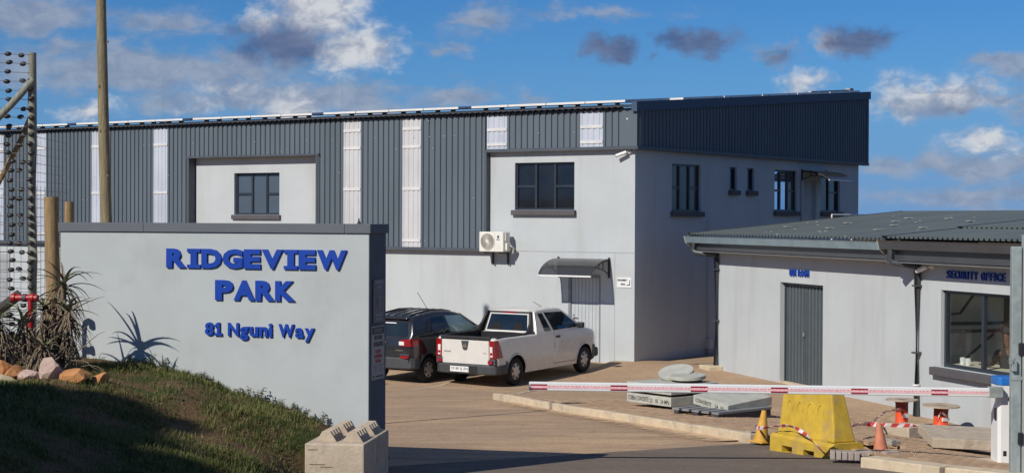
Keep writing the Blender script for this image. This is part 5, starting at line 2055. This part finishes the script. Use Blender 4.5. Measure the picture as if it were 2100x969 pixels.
tape('red and white tape strung between the two cones across the yellow barrier',
     [(3.33, 22.66, .60), at_barrier(-.25, .03, .63), at_barrier(.15, .02, .70), at_barrier(.5, .03, .74), at_barrier(.8, .04, .68), at_barrier(1.05, .05, .57), at_barrier(1.32, .05, .47),
      (4.28, 20.58, .42), (4.55, 20.95, .43), (4.72, 21.25, .475)], .05)
tape('tape running from the barrier back to the left cable drum', [(4.62, 22.6, .62), (5.3, 24.6, .42), (5.9, 26.4, .36), (6.45, 27.75, .26)], .05)
tape('slack tape lying on the paving left of the dirty slab', [(5.15, 24.2, .44), (5.5, 24.0, .45), (5.75, 23.9, .46), (5.9, 23.2, .52)], .06)
tape('tape knotted round the core of the right cable drum', [(7.12, 27.97, .06), (7.20, 27.96, .18), (7.28, 27.98, .12), (7.33, 28.02, .20)], .05, .05)


def loose_pavers():
    me = MB().box(-.1, .1, -.05, .05, -.03, .03).build('loose_paver', PAVERG, None, bevel=.004)
    mesh = me.data
    bpy.data.objects.remove(me)
    spots = []
    # pavers standing on edge against the barrier
    z = road_z(20.4)
    labs = ['leftmost', 'second', 'third', 'fourth', 'fifth', 'sixth']
    for k in range(5):
        spots.append(((3.93 + .066 * k, 20.42 - .02 * k, z + .10), (R(90), 0, R(80 + 3 * k)), '%s of the pavers standing on edge before the yellow barrier' % labs[k]))
    spots.append(((4.32, 20.36, z + .055), (0, R(4), R(20)), 'lower flat paver at the right end of the row before the yellow barrier'))
    spots.append(((4.30, 20.38, z + .12), (0, R(-3), R(5)), 'upper flat paver at the right end of the row before the yellow barrier'))
    spots.append(((4.62, 20.28, z + .05), (R(90), R(2), R(10)), 'paver on edge beside the start of the right kerb'))
    spots.append(((4.64, 20.42, z + .115), (0, 0, R(25)), 'flat paver on top of another under the orange cone'))
    spots.append(((3.37, 23.05, road_z(23) + .05), (R(90), 0, R(30)), 'paver on edge left of the yellow cone'))
    spots.append(((3.33, 23.12, road_z(23) + .12), (0, R(6), R(50)), 'paver lying on another left of the yellow cone'))
    spots.append(((3.52, 22.9, road_z(23) + .06), (R(12), R(8), R(75)), 'tilted paver behind the yellow cone'))
    spots.append(((4.95, 21.95, pave_z(4.95, 21.9) + .02), (R(5), R(-8), R(-50)), 'loose paver at the broken edge right of the pit'))
    spots.append(((5.1, 22.3, pave_z(5.1, 22.3) + .025), (R(-4), R(3), R(-62)), 'loose paver lying on the paving behind the orange cone'))
    for loc, rot, lab in spots:
        o = link('loose_paver', mesh)
        bv = o.modifiers.new('bevel', 'BEVEL')
        bv.width, bv.segments = .004, 1
        o.location, o.rotation_euler = loc, rot
        tag(o, lab, 'paver', 'loose pavers round the dug up kerb')
    # rubble and sand at the edge of the pit
    mb = MB()
    for i in range(260):
        a = rnd.uniform(0, 2 * math.pi)
        q = rnd.uniform(.8, 1.5)
        x, y = 4.3 + .85 * q * math.cos(a), 21.8 + 1.25 * q * math.sin(a)
        if x < left_x(y) - .25:
            continue
        zb = max(pave_z(x, y), road_z(y)) - .35 * pit(x, y)
        s = rnd.uniform(.006, .02)
        mb.add([(x - s, y, zb), (x, y - s, zb), (x + s, y + .3 * s, zb), (x, y + s, zb), (x + .2 * s, y, zb + s)], [(0, 1, 4), (1, 2, 4), (2, 3, 4), (3, 0, 4)])
    o = mb.build('rubble', PAVER)
    tag(o, 'crumbled sand and rubble round the edge of the dug up paving', 'rubble')
    o['kind'] = 'stuff'


loose_pavers()


# ------------------------------------------------------------------ left side: fence, poles, hydrant, rocks, plants
def build_fence():
    f = thing('electric_fence', 'tall electric fence on a grey pole with rows of black insulators at the left edge', 'fence', (-8.60, 30.0, .82), R(-6))
    f.scale = (1.2, 1.2, 1.2)
    H = 4.58
    p = MB().tube([(0, 0, -1.0), (.005, 0, 1.5), (0, 0, 3.2), (-.008, 0, H)], [.072, .07, .066, .062], 14)
    p.build('fence_post', POLEG, f, smooth=40)
    b = MB().tube([(.04, -.06, 4.18), (-.25, -.15, 3.82), (-1.6, -.6, 2.3)], .055, 10)
    b.build('brace', POLEG, f, smooth=40)
    b = MB().tube([(-.03, .1, 3.72), (-.25, .12, 3.25), (-.9, .3, 2.2)], .04, 8)
    b.build('brace', POLEB, f, smooth=40)
    b = MB().tube([(-.10, -.2, 1.0), (-1.0, -.5, .25)], .075, 8)
    b.build('brace', mat('dark_strut', (.05, .045, .04), .9, var=.3), f, smooth=40)
    ins = MB().lathe([(.012, -.05), (.03, -.03), (.036, 0), (.03, .03), (.012, .05)], 'X', 10).build('insulator', BLACK, f, smooth=50)
    me = ins.data
    bpy.data.objects.remove(ins)
    n = 34
    for k in range(n):
        z = H - .02 - k * .134
        for xx, yy, on in ((-.36 + .02 * math.sin(k * 1.7) - (.0 if k < 12 else -.05), -.05, 1), (-.19 + .035 * math.sin(k * 2.3), .04, 1 if (k % 3 != 2) else 0), (.015 * math.sin(k * 3.), -.078, 1 if k > 2 else 0)):
            if not on or z < .1:
                continue
            o = link('insulator', me, f)
            o.location = (xx, yy, z + .012 * math.sin(k * 5.1 + xx * 9))
            o.rotation_euler = (0, R(rnd.uniform(-14, 14)), R(rnd.uniform(-20, 20)))
        w = MB()
        w.tube([(-1.4, -.06, z + .03), (-.36, -.04, z), (0, -.06, z - .012)], .0045, 4, cap=False)
        if k > 8:
            w.tube([(0, .05, z - .012), (-.45 + .0, 2.6, z - .02)], .004, 4, cap=False)
        w.build('wire', WIRE, f)
    m = MB()
    for i in range(10):
        x = .05 - .0 + i * .001
        t = i / 9
        m.tube([(-.45 * t, 2.6 * t, .0), (-.45 * t, 2.6 * t, 2.6)], .004, 4, cap=False)
    for i in range(12):
        x = -.08 - .11 * i
        m.tube([(x, .3, .0), (x, .3, 2.2)], .0035, 4, cap=False)
    for i in range(14):
        m.tube([(-1.4, .3, .1 + .15 * i), (0, .3, .1 + .15 * i)], .0035, 4, cap=False)
    o = m.build('mesh_wire', WIRE, f)
    o['kind'] = 'stuff'
    for (x, y, z0, zt, lean, r, lab) in ((-7.66, 28.15, .7, 3.72, -.10, .118, 'thick weathered timber post leaning behind the left end of the sign wall'),
                                         (-7.66, 29.0, .7, 3.65, -.02, .078, 'thinner brown timber post just right of the thick one')):
        t = MB().tube([(x - lean * .0, y, z0 - .8), (x + lean, y, zt)], [r * 1.05, r], 16).build('timber_post', POLEB, None, smooth=40)
        tag(t, lab, 'post', 'timber posts behind the sign wall')
    u = MB()
    u.tube([(-8.16, 34, -.3), (-8.25, 34, 3.3), (-8.31, 34, 5.5), (-8.36, 34, 7.8), (-8.39, 34, 9.8)], [.135, .118, .108, .098, .09], 18)
    for k in range(5):
        z = 4.2 + .9 * k
        u.tube([(-8.3 + .10 * math.cos(k * 2), 34 - .10, z), (-8.3 + .11 * math.cos(k * 2), 34 - .105, z + .05)], .018, 6)
    tag(u.build('utility_pole', POLE, None, smooth=40), 'tall weathered timber pole rising behind the sign wall', 'utility pole')


build_fence()


def build_hydrant():
    h = thing('hydrant', 'red fire hydrant standpipe among the aloes at the left edge', 'hydrant', (-7.34 * KS, 25.5 * KS, 1.78), R(-10))
    h.scale = (KS, KS, KS)
    MB().tube([(0, 0, -.1), (0, 0, 1.08)], .04, 14).build('standpipe', RUST, h, smooth=40)
    t = MB().tube([(-.26, 0, 1.10), (.12, 0, 1.10)], .05, 12)
    t.tube([(-.30, 0, 1.10), (-.24, 0, 1.10)], .068, 12)
    t.tube([(.02, 0, 1.10), (.06, 0, 1.10)], .066, 12)
    t.build('tee', RUST, h, smooth=40)
    MB().tube([(-.12, 0, 1.10), (-.06, 0, 1.10)], .062, 12).build('coupling', DGREY, h, smooth=40)
    MB().lathe([(.07, 0), (.07, .03)], 'Z', 14, (0, 0, .02)).build('flange', RUST, h)
    # second standpipe that throws its shadow on the wall
    k = thing('hydrant', 'dark standpipe with two capped outlets against the left end of the sign wall', 'hydrant', (-7.41 * KS, 27.12 * KS, 1.75), R(-18))
    k.scale = (KS, KS, KS)
    dk = mat('dark_red_pipe', (.07, .02, .018), .6, var=.2)
    b = MB().tube([(0, 0, -.1), (0, 0, .98), (.02, 0, 1.05), (.08, 0, 1.08), (.14, 0, 1.06)], .045, 12)
    b.tube([(0, 0, .60), (.15, 0, .60)], .05, 12)
    b.build('standpipe', dk, k, smooth=40)
    MB().tube([(.14, 0, 1.06), (.15, 0, .98)], .06, 12).build('outlet_cap', dk, k)
    MB().tube([(.13, 0, .60), (.18, 0, .60)], .065, 12).build('outlet_cap', dk, k)


build_hydrant()


def rock(lab, x, y, sx_, sy_, sz, m, seed, rz=0., dz=0.):
    x, y, sx_, sy_, sz = x * KS, y * KS, sx_ * KS * 1.3, sy_ * KS * 1.2, sz * KS * 1.25
    bm = bmesh.new()
    bmesh.ops.create_icosphere(bm, subdivisions=2, radius=1)
    r2 = random.Random(seed)
    planes = []
    for i in range(11):
        n = Vector((r2.uniform(-1, 1), r2.uniform(-1, 1), r2.uniform(-.5, 1))).normalized()
        planes.append((n, r2.uniform(.45, .8)))
    for v in bm.verts:
        p = v.co.copy()
        for n, d in planes:
            k = p.dot(n)
            if k > d:
                p -= n * (k - d)
        p *= 1 + .05 * mnoise.noise(p * 3 + Vector((seed, 0, 0)))
        v.co = (p.x * sx_, p.y * sy_, p.z * sz)
    me = bpy.data.meshes.new('rock')
    bm.to_mesh(me)
    bm.free()
    me.materials.append(m)
    o = link('rock', me)
    o.location = (x, y, ground_z(x, y) + sz * .45 + dz)
    o.rotation_euler = (R(r2.uniform(-10, 10)), R(r2.uniform(-10, 10)), rz)
    return tag(o, lab, 'rock', 'rocks edging the aloe bed')


rock('large pale pink angular rock standing in front of the aloes', -6.70, 24.35, .20, .17, .19, ROCKP, 3, .4)
rock('low flat pinkish rock left of the pale angular one', -6.98, 24.25, .21, .15, .09, ROCKP, 5, .1)
rock('long orange rock with a blocky face right of the pale one', -6.28, 24.2, .26, .17, .135, ROCKO, 8, -.2)
rock('small orange rock at the right end of the row', -6.02, 24.35, .13, .11, .10, ROCKO, 12, .6)
rock('dark orange slab of rock at the left edge of the photo', -7.42, 24.4, .20, .16, .14, ROCKO, 15, .3)
rock('cream flat rock lowest at the left edge', -7.32, 24.0, .22, .14, .075, mat('cream_rock', (.46, .38, .24), .95, var=.15, bump=.5, bscale=12), 17, 0)
rock('rusty rock lying behind the cream flat one', -7.2, 24.25, .16, .14, .12, ROCKO, 21, 1.)


def leaf_strip(mb, base, direc, length, w0, droop, curl, mi=0, n=6):
    """tapering fleshy leaf: v-section strip that arches over"""
    p = Vector(base)
    d = Vector(direc).normalized()
    side_ = d.cross(Vector((0, 0, 1)))
    if side_.length < .05:
        side_ = Vector((1, 0, 0))
    side_.normalize()
    vs, fs = [], []
    for i in range(n + 1):
        t = i / n
        w = w0 * (1 - t) ** .8 + .002
        up = side_.cross(d).normalized()
        vs += [p - side_ * w + up * w * .35, p - up * w * .25, p + side_ * w + up * w * .35]
        d = (d + Vector((curl * math.sin(t * 3), curl * math.cos(t * 2), -droop)) / n).normalized()
        p = p + d * length / n
    for i in range(n):
        a = 3 * i
        fs += [(a, a + 1, a + 4, a + 3), (a + 1, a + 2, a + 5, a + 4)]
    mb.add(vs, fs, mi)


def aloe(lab, x, y, h, lean, nd, ng, seed, scale=1.):
    r2 = random.Random(seed)
    x, y = x * KS, y * KS
    z = ground_z(x, y)
    a = thing('aloe', lab, 'plant', (x, y, z), 0, 'aloes at the left end of the sign wall')
    a.scale = (KS, KS, KS)
    top = Vector((lean[0], lean[1], h))
    st = [Vector((0, 0, -.1)), top * .35 + Vector((.03, 0, 0)), top * .7 - Vector((.02, 0, 0)), top]
    MB().tube(st, [.05 * scale, .04 * scale, .045 * scale, .04 * scale], 8).build('stem', STEM, a, smooth=60)
    dead = MB()
    for i in range(nd):
        t = r2.uniform(.25, .98)
        b = top * t
        th = r2.uniform(0, 2 * math.pi)
        leaf_strip(dead, b, (math.cos(th), math.sin(th), r2.uniform(-.3, .6)), r2.uniform(.25, .55) * scale, .014 * scale, r2.uniform(1.8, 4.2), r2.uniform(-.8, .8))
    dead.build('dry_leaves', ALOED, a)
    for i in range(ng):
        g = MB()
        th = 2 * math.pi * i / ng + r2.uniform(-.3, .3)
        up = r2.uniform(.15, 1.6)
        leaf_strip(g, top + Vector((0, 0, r2.uniform(-.12, .03))), (math.cos(th), math.sin(th), up), r2.uniform(.40, .62) * scale, .026 * scale, r2.uniform(.5, 1.9), r2.uniform(-.3, .3), n=7)
        g.build('leaf', ALOEG if r2.random() < .7 else ALOED, a)
    return a


aloe('tallest aloe with an upright rosette against the timber post', -7.02, 26.1, 1.35, (.02, .05), 130, 15, 1, 1.25)
aloe('aloe with a dense dry skirt left of the sign wall corner', -6.88, 25.75, .95, (.05, .0), 130, 13, 2, 1.2)
aloe('aloe leaning left in front of the red standpipe', -7.24, 25.2, .80, (-.12, .05), 110, 13, 3, 1.15)
aloe('low sprawling aloe at the left edge', -7.60, 25.0, .85, (-.08, -.05), 110, 14, 4, 1.2)
aloe('small dry aloe behind the pale rock', -7.1, 25.0, .45, (.1, .0), 60, 9, 5, .95)
aloe('aloe standing behind the others close to the wall corner', -7.27, 26.15, 1.0, (-.03, .0), 120, 14, 6, 1.15)


def tangle():
    t = thing('dry_shrub', 'tangle of bare dry twigs round the foot of the aloes', 'shrub', (-7.1 * KS, 25.5 * KS, 1.78), 0)
    t.scale = (KS, KS, KS)
    r2 = random.Random(44)
    for k in range(34):
        b = Vector((r2.uniform(-.55, .35), r2.uniform(-.5, .4), 0))
        pts = [b]
        d = Vector((r2.uniform(-.6, .6), r2.uniform(-.4, .4), 1)).normalized()
        for i in range(6):
            d = (d + Vector((r2.uniform(-.6, .6), r2.uniform(-.4, .4), r2.uniform(-.45, .2)))).normalized()
            pts.append(pts[-1] + d * r2.uniform(.08, .2))
        MB().tube(pts, [.012 - .0015 * i for i in range(7)], 5).build('twig', ALOED, t)


tangle()


def weeds():
    """short leafy weeds along the foot of the sign wall"""
    protos = []
    for s in range(3):
        r2 = random.Random(60 + s)
        root = bpy.data.objects.new('weed', None)
        COL.objects.link(root)
        st, lf = MB(), MB()
        for k in range(4):
            d = Vector((r2.uniform(-.5, .5), r2.uniform(-.4, .4), 1)).normalized()
            p = Vector((r2.uniform(-.04, .04), r2.uniform(-.03, .03), -.02))
            q = p + d * r2.uniform(.12, .26)
            st.tube([p, q], [.004, .002], 4)
            for i in range(11):
                b = p.lerp(q, .25 + .75 * i / 10)
                th = i * 2.4
                leaf_strip(lf, b, (math.cos(th), math.sin(th), .5), r2.uniform(.045, .085), .012, 1.0, 0, n=3)
        st.build('stem', STEM, root)
        lf.build('leaves', LEAF, root)
        protos.append(root)
    first = set()
    N = 26
    for i in range(N):
        u = 4.15 - 3.75 * (i + rnd.uniform(-.3, .3)) / N
        p = FS @ Vector((-u, rnd.uniform(-.30, -.05), 0))
        s = i % 3
        o = protos[s] if s not in first else copy_tree(protos[s])
        first.add(s)
        k = KS * rnd.choice((.4, .55, .6, .8, 1.0))
        o.location = (p.x, p.y, ground_z(p.x, p.y))
        o.scale = (k, k, k * rnd.uniform(.8, 1.1))
        o.rotation_euler = (0, 0, rnd.uniform(0, 6))
        tag(o, 'small leafy weed growing along the foot of the sign wall', 'weed', 'weeds along the foot of the sign wall')


weeds()


def grass():
    """blades over the bank, thinner on the bare soil"""
    r = np.random.default_rng(5)
    vs, fs = [], []
    n = 0
    tries = 0
    while n < 62000 and tries < 330000:
        tries += 1
        y = 7.6 + 11.8 * r.random() ** .8
        x = -y * .335 + r.random() * (y * .335 - 1.35)
        loc = FS.inverted() @ Vector((x, y, 0))
        if loc.x > -5.5 and loc.y > -.02:
            continue
        bz = bank_z(x, y)
        if bz < .015:
            continue
        d = mnoise.noise((x * .95, y * .95, 2.)) + .5 * mnoise.noise((x * 2.7, y * 2.7, 5.))
        if r.random() > ssm(-.22, .32, d) * .94 + .06:
            continue
        if -2.06 < x and 16.3 < y < 17.9:
            continue
        z = ground_z(x, y) - .004
        h = (.024 + .042 * r.random() ** 2) * (1.0 + .7 * max(0., d)) * (1.5 if r.random() < .03 else 1)
        th = r.random() * 6.283
        ln = (.2 + .9 * r.random()) * h
        dx, dy = math.cos(th), math.sin(th)
        wx, wy = -dy * .0032, dx * .0032
        o = len(vs)
        vs += [(x - wx, y - wy, z), (x + wx, y + wy, z), (x + dx * ln * .35 + wx * .8, y + dy * ln * .35 + wy * .8, z + h * .6),
               (x + dx * ln * .35 - wx * .8, y + dy * ln * .35 - wy * .8, z + h * .6), (x + dx * ln, y + dy * ln, z + h)]
        fs += [(o, o + 1, o + 2, o + 3), (o + 3, o + 2, o + 4)]
        n += 1
    me = bpy.data.meshes.new('grass')
    me.from_pydata(vs, [], fs)
    g = bpy.data.materials.new('grass_blade')
    g.use_nodes = True
    t = NT(g.node_tree)
    b = g.node_tree.nodes['Principled BSDF']
    co = t.n('ShaderNodeTexCoord').outputs['Object']
    c = t.mix(t.ramp(t.noise(co, 1.3, 4, .6), .35, .65), (.055, .085, .018), (.12, .135, .035))
    c = t.mix(t.m('MULTIPLY', t.ramp(t.noise(co, 11, 4, .7), .45, .62), .8), c, (.21, .175, .08))
    t.put(b.inputs['Base Color'], c)
    b.inputs['Roughness'].default_value = .75
    b.inputs['Specular IOR Level'].default_value = .2
    me.materials.append(g)
    o = link('grass', me)
    o['kind'] = 'stuff'
    tag(o, 'rough green grass covering the bank before the sign wall', 'grass')
    print('grass', n)
    # low creeping clumps of broader leaves
    mb = MB()
    r2 = random.Random(9)
    for i in range(1500):
        y = r2.uniform(8, 19.5)
        x = r2.uniform(-y * .33, -2.07)
        loc = FS.inverted() @ Vector((x, y, 0))
        if (loc.x > -5.5 and loc.y > -.03) or bank_z(x, y) < .05:
            continue
        if mnoise.noise((x * 1.3 + 9, y * 1.3, 4.)) < .05:
            continue
        z = ground_z(x, y)
        for k in range(6):
            th = r2.uniform(0, 6.28)
            leaf_strip(mb, (x, y, z), (math.cos(th), math.sin(th), r2.uniform(.2, .9)), r2.uniform(.03, .07), .0065, 1.3, 0, n=3)
    o = mb.build('ground_cover', LEAF)
    o['kind'] = 'stuff'
    tag(o, 'low broad leaved ground cover in the grass of the bank', 'ground cover')
    # clods of bare earth where the bank is broken
    mb = MB()
    for i in range(700):
        y = r2.uniform(9, 19.3)
        x = r2.uniform(-y * .33, -2.07)
        loc = FS.inverted() @ Vector((x, y, 0))
        if (loc.x > -5.5 and loc.y > -.03) or bank_z(x, y) < .03:
            continue
        if mnoise.noise((x * .95, y * .95, 2.)) > -.05 and r2.random() < .9:
            continue
        z = ground_z(x, y)
        s = r2.uniform(.007, .026)
        mb.add([(x - s, y, z - .01), (x, y - s, z - .01), (x + s, y + .3 * s, z - .01), (x, y + s, z - .01), (x + .2 * s, y, z + s * .8)], [(0, 1, 4), (1, 2, 4), (2, 3, 4), (3, 0, 4)])
    o = mb.build('soil_clods', mat('red_brown_soil', (.17, .10, .06), .95, var=.3, vscale=8))
    o['kind'] = 'stuff'
    tag(o, 'crumbs of red brown soil on the bare patches of the bank', 'soil')


grass()


# ------------------------------------------------------------------ things beyond the left of the frame that throw the shade
def tree(lab, x, y, z, h, cr, seed, n=5200, cz=None):  # unseen trees, added to shade the grass bank
    r2 = random.Random(seed)
    t = thing('tree', lab, 'tree', (x, y, z), 0, 'unseen trees added for shade')
    trunk = MB()
    trunk.tube([(0, 0, -.3), (.1, 0, h * .3), (-.05, .1, h * .5), (0, 0, h * .72)], [.22, .17, .11, .04], 10)
    clumps = []
    for k in range(34):
        th, ph = r2.uniform(0, 6.28), r2.uniform(-.7, 1.4)
        rr = cr * r2.uniform(.45, 1.0)
        c = Vector((rr * math.cos(th) * math.cos(ph), rr * math.sin(th) * math.cos(ph), h * .72 + rr * .75 * math.sin(ph)))
        clumps.append((c, r2.uniform(.45, .9) * min(1, cr / 2.2)))
        if k < 14:
            trunk.tube([(0, 0, h * r2.uniform(.35, .6)), c * .5 + Vector((0, 0, h * .28)), c], [.07, .045, .015], 6)
    trunk.build('trunk', BARK, t, smooth=60)
    vs, fs = [], []
    for i in range(n):
        c, s = clumps[r2.randrange(len(clumps))]
        d = Vector((r2.gauss(0, 1), r2.gauss(0, 1), r2.gauss(0, .8)))
        p = c + d * s * .5
        a = Vector((r2.uniform(-1, 1), r2.uniform(-1, 1), r2.uniform(-1, 1))).normalized()
        b = a.orthogonal().normalized()
        l = r2.uniform(.12, .22)
        o = len(vs)
        vs += [tuple(p - a * l), tuple(p + b * l * .5), tuple(p + a * l), tuple(p - b * l * .5)]
        fs.append((o, o + 1, o + 2, o + 3))
    me = bpy.data.meshes.new('crown')
    me.from_pydata(vs, [], fs)
    me.materials.append(TLEAF)
    link('crown', me, t)
    return t


def shade(px, py, gz, zc):
    """place of something at height zc whose shadow reaches the ground point"""
    k = (zc - gz) / -LIGHT.z
    return px - LIGHT.x * k, py - LIGHT.y * k


for i, (across, along, gz, zc, cr, lab) in enumerate((
        (2.3, -5.7, 1.7, 13.0, 1.7, 'unseen shade tree in the middle of the added row left of the camera'), (.0, -4.9, 1.6, 12.5, 1.45, 'narrow unseen shade tree added beside the bank behind the camera'),
        (-1.5, -4.7, 1.4, 12.0, 1.3, 'narrow unseen shade tree added nearest the road edge behind the camera'), (.8, -2.3, 1.3, 11.5, .6, 'thin unseen sapling added for shade between the trees left of the camera'),
        (4.4, -7.2, 1.8, 12.5, 1.9, 'unseen shade tree farthest along the added row left of the camera'), (-3.3, -6.4, 1.3, 12.5, 1.4, 'unseen shade tree added closest behind the camera'))):
    gx, gy = -1.75 - .74 * across + .67 * along, 16.9 + .67 * across + .74 * along
    x, y = shade(gx, gy, gz, zc)
    tree(lab, x, y, 1.3, (zc - 1.3) / .72, cr, 80 + i, int(3400 * cr + 800))


def street_lamp():
    lx, ly = shade(1.0, 29.5, .05, 9.6)
    s = thing('street_lamp', 'street lamp standing on the verge left of the grass bank', 'street lamp', (lx, ly, 1.1), 0)
    MB().tube([(0, 0, -.3), (0, 0, 4), (0, 0, 8.4)], [.07, .05, .035], 12).build('lamp_pole', GALV, s, smooth=40)
    MB().box(-.1, .40, -.10, .10, 8.38, 8.50).build('lamp_head', LAMPG, s, bevel=.03)


street_lamp()


# ------------------------------------------------------------------ the guard in the office
def skin_mesh(name, chains, m, parent, sub=1):
    """chains: lists of (point, radius); shared first points join limbs"""
    pts, rad, edges, index = [], [], [], {}
    for ch in chains:
        prev = None
        for p, r in ch:
            key = tuple(round(c, 4) for c in p)
            if key not in index:
                index[key] = len(pts)
                pts.append(p)
                rad.append(r)
            if prev is not None:
                edges.append((prev, index[key]))
            prev = index[key]
    me = bpy.data.meshes.new(name)
    me.from_pydata(pts, edges, [])
    o = link(name, me, parent)
    o.modifiers.new('skin', 'SKIN')
    for i, sv in enumerate(o.data.skin_vertices[0].data):
        r = rad[i]
        sv.radius = r if isinstance(r, tuple) else (r, r)
        sv.use_root = i == 0
    sm = o.modifiers.new('sub', 'SUBSURF')
    sm.levels = sm.render_levels = sub
    bake(o)
    o.data.materials.clear()
    o.data.materials.append(m)
    o.data.polygons.foreach_set('use_smooth', [True] * len(o.data.polygons))
    return o


def guard():
    g = thing('person', 'seated guard in a dark cap and uniform resting one hand on the desk', 'person', in_o(11.13, .34, .06), R(-72.5))
    # local -X is where the guard looks
    sh_l, sh_r = (.02, -.20, 1.06), (.04, .20, 1.06)
    hand = (-.30, -.26, .845)
    body = [[((.10, 0, .48), (.15, .12)), ((.09, 0, .68), (.15, .11)), ((.05, 0, .90), (.17, .12)), ((.03, 0, 1.05), (.13, .10)), ((.01, 0, 1.14), (.055, .055)), ((-.01, 0, 1.22), (.055, .055)),
             ((-.02, 0, 1.29), (.085, .072)), ((-.03, 0, 1.37), (.098, .078)), ((-.025, 0, 1.44), (.08, .07))],
            [((.03, 0, 1.05), (.13, .10)), (sh_l, .065), ((.02, -.30, .90), .05), ((-.14, -.29, .86), .042), (hand, (.035, .018))],
            [((.03, 0, 1.05), (.13, .10)), (sh_r, .065), ((.02, .28, .88), .05), ((-.18, .22, .845), .04), ((-.32, .12, .845), (.035, .018))],
            [((.10, 0, .48), (.15, .12)), ((.02, -.10, .47), .085), ((-.34, -.12, .47), .065), ((-.36, -.12, .10), .045), ((-.46, -.12, .05), .04)],
            [((.10, 0, .48), (.15, .12)), ((.02, .10, .47), .085), ((-.34, .12, .47), .065), ((-.36, .12, .10), .045), ((-.46, .12, .05), .04)]]
    for k in range(4):
        o = (k - 1.5) * .02
        L = (.075, .085, .08, .062)[k]
        body.append([(hand, (.035, .018)), ((-.35, -.26 + o, .852), .0095), ((-.35 - L * .55, -.26 + o * 1.2, .85), .0085), ((-.35 - L, -.26 + o * 1.25, .835), .007)])
    body.append([(hand, (.035, .018)), ((-.305, -.295, .85), .011), ((-.33, -.325, .842), .009), ((-.362, -.335, .835), .008)])
    b = skin_mesh('body', body, SKIN, g)
    face = MB()
    face.lathe([(.001, -.02), (.014, -.008), (.018, .012)], 'X', 8, (-.128, 0, 1.355))
    face.box(-.118, -.108, -.025, .025, 1.295, 1.305)
    face.build('nose_and_mouth', SKIN, b)
    for sgn in (1, -1):
        MB().lathe([(.001, -.006), (.010, -.003), (.012, .005)], 'X', 8, (-.112, sgn * .032, 1.39)).build('eye', INK, b)
        MB().tube([(-.02, sgn * .08, 1.35), (-.015, sgn * .092, 1.375), (-.02, sgn * .08, 1.40)], .012, 6).build('ear', SKIN, b)
    shirt = [[((.10, 0, .46), (.165, .135)), ((.09, 0, .68), (.165, .125)), ((.05, 0, .90), (.185, .135)), ((.03, 0, 1.05), (.145, .115)), ((.012, 0, 1.13), (.066, .066))],
             [((.03, 0, 1.05), (.145, .115)), (sh_l, .078), ((.02, -.30, .90), .062), ((-.14, -.29, .862), .052), ((-.22, -.275, .855), .046)],
             [((.03, 0, 1.05), (.145, .115)), (sh_r, .078), ((.02, .28, .88), .062), ((-.18, .22, .848), .05)]]
    skin_mesh('jacket', shirt, CLOTHD, g)
    tr = [[((.10, 0, .46), (.165, .13)), ((.02, -.10, .47), .10), ((-.34, -.12, .47), .08), ((-.36, -.12, .12), .06)],
          [((.10, 0, .46), (.165, .13)), ((.02, .10, .47), .10), ((-.34, .12, .47), .08), ((-.36, .12, .12), .06)]]
    skin_mesh('trousers', tr, CLOTHD, g)
    cap = MB().lathe([(.107, 0), (.112, .03), (.10, .09), (.06, .115), (.001, .12)], 'Z', 18, (-.022, 0, 1.41))
    cap.prism([(-.11, -.08), (-.19, -.06), (-.215, 0), (-.19, .06), (-.11, .08)], 1.405, 1.42, 'XY')
    cap.build('cap', CLOTHD, g, smooth=45)
    s = thing('stool', 'dark stool carrying the seated guard', 'stool', in_o(11.21, .34, .06), R(-72.5))
    MB().lathe([(.001, .33), (.19, .33), (.20, .36), (.001, .365)], 'Z', 18).build('seat', CLOTHD, s)
    for k in range(4):
        a = k * math.pi / 2 + .6
        MB().tube([(.1 * math.cos(a), .1 * math.sin(a), .33), (.17 * math.cos(a), .17 * math.sin(a), 0)], .014, 6).build('leg', FRAME, s)


guard()
